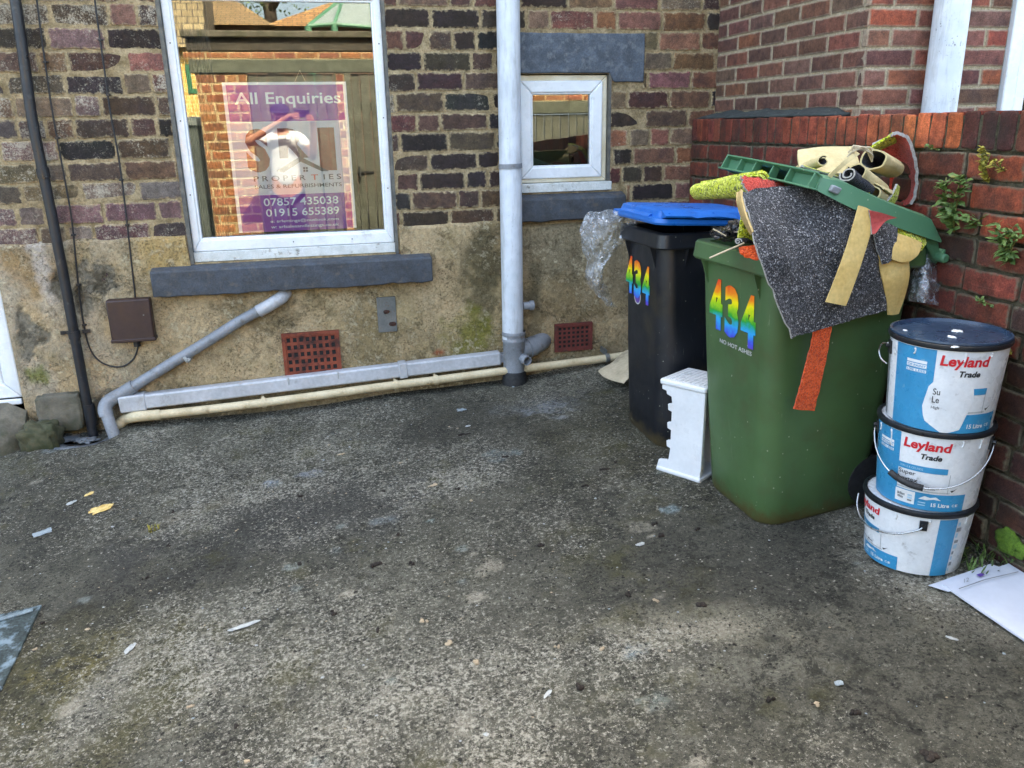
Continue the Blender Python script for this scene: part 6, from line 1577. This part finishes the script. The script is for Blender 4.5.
a, b = RP(191, 97, 6), RP(201, 68, 6); mb = MB(); frame_ring(mb, a.x, b.x, a.z, b.z, .07, -6.06, -5.98); wf = mb.build('window', simple('green frame', C('#2c6445'), rough=.5), yb_); mb = MB(); mb.box((a.x+.06, -6.02, a.z+.06), (b.x-.06, -6.005, b.z-.06)); mb.build('pane', M['metal_dark'], wf)
mb = MB(); mb.add([(q0.x-1, -5.8, q0.z), (q1.x+.1, -5.8, q0.z), (q1.x+.1, -8, q0.z+3.2), (q0.x-1, -8, q0.z+3.2), (q1.x+.1, -8, q0.z), (q0.x-1, -8, q0.z)], [(0, 1, 2, 3), (1, 4, 2), (0, 3, 5)]); mb.build('roof', tiles('grid roof tiles', C('#8a7c5e'), C('#77694e')), yb_)
e0_, e1_ = RP(150, 31, 8), RP(276, 31, 8); roof_house('house with a brown tiled hip roof beyond the yard wall, seen mirrored', e0_.x, e1_.x, e0_.z, RP(190, -12, 9).z, e0_.x+1.0, e0_.x+1.1, -8, 4, M['plain_brick'], tm)
e0_, e1_ = RP(266, 31, 8), RP(430, 31, 8); roof_house('house with an orange brown tiled roof right of the hip roofed one, seen mirrored', e0_.x, e1_.x, e0_.z, RP(350, -14, 9).z, e0_.x+2.2, e0_.x+3, -8.2, 4, M['plain_brick'], tm2)
# green framed conservatory roof
cg = empty('conservatory', RP(345, 40, 4), 'green framed glass conservatory roof beyond the gate, seen mirrored', 'conservatory')
pts = [RP(310, 28, 4), RP(336, 26, 4), RP(376, 29, 4), RP(345, 1, 4.8), RP(372, 1, 4.8)]
mb = MB()
for i, j in ((0, 1), (1, 2), (0, 3), (1, 3), (3, 4), (2, 4)): mb.tube([pts[i], pts[j]], .028, 6)
for p in pts[:3]: mb.tube([p, (p.x, p.y, -.3)], .05, 6)
mb.build('frame', simple('mint green frame', C('#4a7a5f'), rough=.5), cg); mb = MB(); mb.add(pts, [(0, 1, 3), (1, 2, 4, 3)]); mb.build('glazing', simple('grey glazing', C('#7f8a88'), rough=.2), cg)
# tree beyond the roofs
a = random.Random(5); tc = RP(268, -8, 15); tr_ = empty('broadleaf_tree', (tc.x, tc.y, -.3), 'leafy tree against the sky beyond the roofs, seen mirrored', 'tree')
mb = MB(); mb.tube(catmull([(tc.x, tc.y, -.3), (tc.x+.1, tc.y, 2), (tc.x, tc.y, tc.z+.5)], 4), [.28]*5+[.16]*4, 10)
for k in range(9): mb.tube([(tc.x, tc.y, tc.z-1+.2*k), (tc.x+a.uniform(-2, 2), tc.y+a.uniform(-1.5, 1.5), tc.z+a.uniform(0, 1.8))], [.07, .02], 6)
mb.build('trunk', simple('bark', C('#4a4034'), C('#382f26'), 10, .95, bump=.8), tr_, smooth=True)
mb = MB(); cl = [(tc.x+a.gauss(0, 1.3), tc.y+a.gauss(0, 1), tc.z+.5+a.gauss(0, .9), a.uniform(.3, .7)) for _ in range(34)]
for k in range(4200):
    x, y, z, r = a.choice(cl); v = Vector((a.gauss(0, 1), a.gauss(0, 1), a.gauss(0, 1))).normalized()*r*a.random()**.4; p = Vector((x, y, z))+v
    d = Vector((a.uniform(-1, 1), a.uniform(-1, 1), a.uniform(-1, .4))).normalized(); s = d.cross(Vector((a.uniform(-1, 1), a.uniform(-1, 1), 1))).normalized(); L = a.uniform(.07, .13)
    mb.add([p, p+d*L*.5+s*L*.3, p+d*L, p+d*L*.5-s*L*.3], [(0, 1, 2, 3)])
mb.build('crown', M['leaf'], tr_, recalc=False)

# the photographer, mirrored in the large window
def skin_body(name, joints, edges, mat, parent=None, root=0, sub=2):
    me = bpy.data.meshes.new(name); base = ORG[parent.name] if parent else Vector()
    me.from_pydata([tuple(Vector(j[0])-base) for j in joints], edges, []); me.materials.append(mat)
    o = bpy.data.objects.new(name, me); COL.objects.link(o)
    sk = o.modifiers.new('skin', 'SKIN')
    for i, j in enumerate(joints):
        r = j[1]; me.skin_vertices[0].data[i].radius = r if isinstance(r, tuple) else (r, r)
    me.skin_vertices[0].data[root].use_root = True
    ss = o.modifiers.new('sub', 'SUBSURF'); ss.levels = sub; ss.render_levels = sub
    dg = bpy.context.evaluated_depsgraph_get(); nm = bpy.data.meshes.new_from_object(o.evaluated_get(dg))
    nm.name = name; nm.polygons.foreach_set('use_smooth', [True]*len(nm.polygons))
    bpy.data.objects.remove(o); bpy.data.meshes.remove(me)
    o = bpy.data.objects.new(name, nm); COL.objects.link(o); ORG[o.name] = base
    if parent: o.parent = parent
    return o
bx, by = -.22, -.42; zg_ = gz(bx, by)
ph = empty('person', (bx, by, zg_), 'person in a white T-shirt and dark cap taking the photo, seen mirrored in the poster', 'person')
skinm = simple('skin', C('#b98468'), C('#a87358'), 12, .55); B_ = lambda x, y, z: Vector((bx+x, by+y, zg_+z))
hl, hr = Vector((-.075, -.045, 1.475)), Vector((.085, -.045, 1.455))
J = [(B_(0, 0, .93), (.15, .11)), (B_(0, 0, 1.12), (.14, .10)), (B_(0, 0, 1.30), (.165, .11)), (B_(0, 0, 1.43), (.12, .085)), (B_(0, .01, 1.50), .055), (B_(0, .03, 1.57), .07), (B_(0, .035, 1.66), (.078, .095)), (B_(0, .03, 1.75), .07),
     (B_(-.19, 0, 1.42), .06), (B_(-.36, .14, 1.40), .043), (hl+Vector((-.035, -.06, 0)), .03), (B_(.19, 0, 1.42), .06), (B_(.30, .12, 1.22), .043), (hr+Vector((.02, -.06, -.04)), .03),
     (B_(-.09, 0, .86), .09), (B_(-.10, .02, .48), .06), (B_(-.11, -.02, .09), .042), (B_(-.11, .12, .035), .035), (B_(.09, 0, .86), .09), (B_(.10, .02, .48), .06), (B_(.11, -.02, .09), .042), (B_(.12, .12, .035), .035),
     (hl, .026), (hr, .026)]
E_ = [(0, 1), (1, 2), (2, 3), (3, 4), (4, 5), (5, 6), (6, 7), (3, 8), (8, 9), (9, 10), (3, 11), (11, 12), (12, 13), (0, 14), (14, 15), (15, 16), (16, 17), (0, 18), (18, 19), (19, 20), (20, 21), (10, 22), (13, 23)]
for h, sx_, i in ((hl, 1, 22), (hr, -1, 23)):
    for k in range(4):
        a0 = len(J); L = (.028, .033, .031, .025)[k]
        J += [(h+Vector((0, .02, .022-.016*k)), .0085), (h+Vector((sx_*L*.8, .026, .024-.017*k)), .008), (h+Vector((sx_*L*1.6, .018, .024-.017*k)), .007)]; E_ += [(i, a0), (a0, a0+1), (a0+1, a0+2)]
    a0 = len(J); J += [(h+Vector((sx_*.012, -.018, .03)), .009), (h+Vector((sx_*.035, -.008, .036)), .008)]; E_ += [(i, a0), (a0, a0+1)]
body_ = skin_body('body', J, E_, skinm, ph)
mb = MB(); hc = B_(0, .035, 1.655)
for sx_ in (-1, 1):
    rough_block(mb, hc+Vector((sx_*.033, .088, .01)), (.012, .008, .007), 1, 0, 0, 5, 2); rough_block(mb, hc+Vector((sx_*.085, -.005, -.005)), (.012, .022, .034), 2, .1, 1, 5, 2)
rough_block(mb, hc+Vector((0, .105, -.02)), (.014, .018, .026), 3, .05, 1, 5, 2); rough_block(mb, hc+Vector((0, .088, -.055)), (.024, .008, .007), 4, 0, 2, 5, 2)
mb.build('face', [M['ink'], skinm, simple('lips', C('#8f5148'), rough=.5)], ph, smooth=True)
mb = MB(); rough_block(mb, hc+Vector((0, .035, -.075)), (.066, .06, .042), 6, .2, 0, 7, 2.2); mb.build('beard', simple('dark beard', C('#231a16'), C('#33261f'), 60, .95, bump=.8), ph, smooth=True)
mb = MB(); R = []
for k in range(9):
    t = k/8*PI/2; R.append([hc+Vector((.101*math.cos(t)*math.cos(2*PI*i/24), .118*math.cos(t)*math.sin(2*PI*i/24)-.005, .045+.085*math.sin(t))) for i in range(24)])
mb.loft(R); R = []
for k in range(7):
    u = -1+2*k/6; R.append([hc+Vector((.085*u, .095+.03*(1-abs(u)), .048)), hc+Vector((.08*u, .19*(1-.25*u*u)+.01, .035)), hc+Vector((.08*u, .19*(1-.25*u*u)+.01, .030)), hc+Vector((.085*u, .095+.03*(1-abs(u)), .041))])
mb.loft(R); mb.build('cap', simple('dark navy cap', C('#1b1d33'), C('#222440'), 30, .9), ph, smooth=True, angle=50)
JT = [(B_(0, 0, .88), (.175, .13)), (B_(0, 0, 1.12), (.16, .12)), (B_(0, 0, 1.30), (.18, .125)), (B_(0, 0, 1.435), (.125, .095)), (B_(-.19, 0, 1.42), .078), (B_(-.29, .08, 1.41), .072), (B_(.19, 0, 1.42), .078), (B_(.255, .07, 1.31), .072)]
skin_body('t_shirt', JT, [(0, 1), (1, 2), (2, 3), (3, 4), (4, 5), (3, 6), (6, 7)], simple('white cotton', C('#d9d9d9'), C('#cccccf'), 9, .9), ph)
JP = [(B_(0, 0, .93), (.16, .12)), (B_(-.09, 0, .84), .105), (B_(-.10, .02, .48), .08), (B_(-.11, -.01, .10), .068), (B_(.09, 0, .84), .105), (B_(.10, .02, .48), .08), (B_(.11, -.01, .10), .068)]
skin_body('trousers', JP, [(0, 1), (1, 2), (2, 3), (0, 4), (4, 5), (5, 6)], simple('grey jeans', C('#4a5262'), C('#3d4554'), 20, .9), ph)
mb = MB()
for sx_ in (-1, 1): rough_block(mb, B_(sx_*.115, .06, .045), (.05, .14, .05), 3, .05, 0, 7, 2.6)
mb.build('shoe', M['black_rubber'], ph, smooth=True)
mb = MB(); mb.box((-.078, -.034, 1.462), (.078, -.025, 1.538)); tag(mb.build('phone', M['rim_black'], origin=(0, -.03, 1.462), bevel=.006), 'black phone held up in both hands of the mirrored person', 'phone')
for nm in ('pane',):
    for o in bpy.data.objects:
        if o.name.startswith(nm) and o.parent == win: PB_ = o
        if o.name.startswith(nm) and o.parent == sw: PS_ = o
def tilt(o, deg):
    me = o.data; c = sum((v.co for v in me.vertices), Vector())/len(me.vertices); Rm = Matrix.Rotation(math.radians(deg), 4, 'X')
    for v in me.vertices: v.co = c + Rm @ (v.co-c)
tilt(PB_, 1.0); tilt(PS_, -1.45)

# ================================================================== LIGHT, SKY, CAMERA
EL, AZ = 50, 14
w = bpy.data.worlds.new('World'); scene.world = w; w.use_nodes = True
nt = w.node_tree; bg = nt.nodes['Background']; sky = nt.nodes.new('ShaderNodeTexSky'); sky.sky_type = 'NISHITA'; sky.sun_disc = False
sky.sun_elevation = math.radians(EL); sky.sun_rotation = math.radians(AZ); sky.air_density = .6; sky.dust_density = 5.0; sky.ozone_density = .3
nt.links.new(sky.outputs[0], bg.inputs[0]); bg.inputs[1].default_value = .15
L = bpy.data.lights.new('sun', 'SUN'); L.energy = 2.2; L.angle = math.radians(.5); L.color = (1, .94, .84)
so = bpy.data.objects.new('sun', L); COL.objects.link(so); so.location = (3, 8, 12)
sd = Vector((math.sin(math.radians(AZ))*math.cos(math.radians(EL)), math.cos(math.radians(AZ))*math.cos(math.radians(EL)), math.sin(math.radians(EL))))
so.rotation_euler = sd.to_track_quat('Z', 'Y').to_euler()
cam = bpy.data.cameras.new('camera'); co_ = bpy.data.objects.new('camera', cam); COL.objects.link(co_)
cam.sensor_fit = 'HORIZONTAL'; cam.sensor_width = 36; cam.lens = FPX/1024*36; cam.clip_start = .02; cam.clip_end = 300
Rm = Matrix((RX, -DN, -FW)).transposed(); co_.matrix_world = Matrix.Translation(CAM) @ Rm.to_4x4()
scene.camera = co_
scene.view_settings.view_transform = 'Standard'; scene.view_settings.look = 'None'; scene.view_settings.gamma = 1; scene.view_settings.exposure = 3.78; scene.view_settings.use_curve_mapping = False
scene.view_settings.use_white_balance = True; scene.view_settings.white_balance_temperature = 7500; scene.view_settings.white_balance_tint = 1
scene.cycles.use_denoising = True; scene.cycles.max_bounces = 8; scene.cycles.transparent_max_bounces = 12; scene.cycles.caustics_reflective = False; scene.cycles.caustics_refractive = False
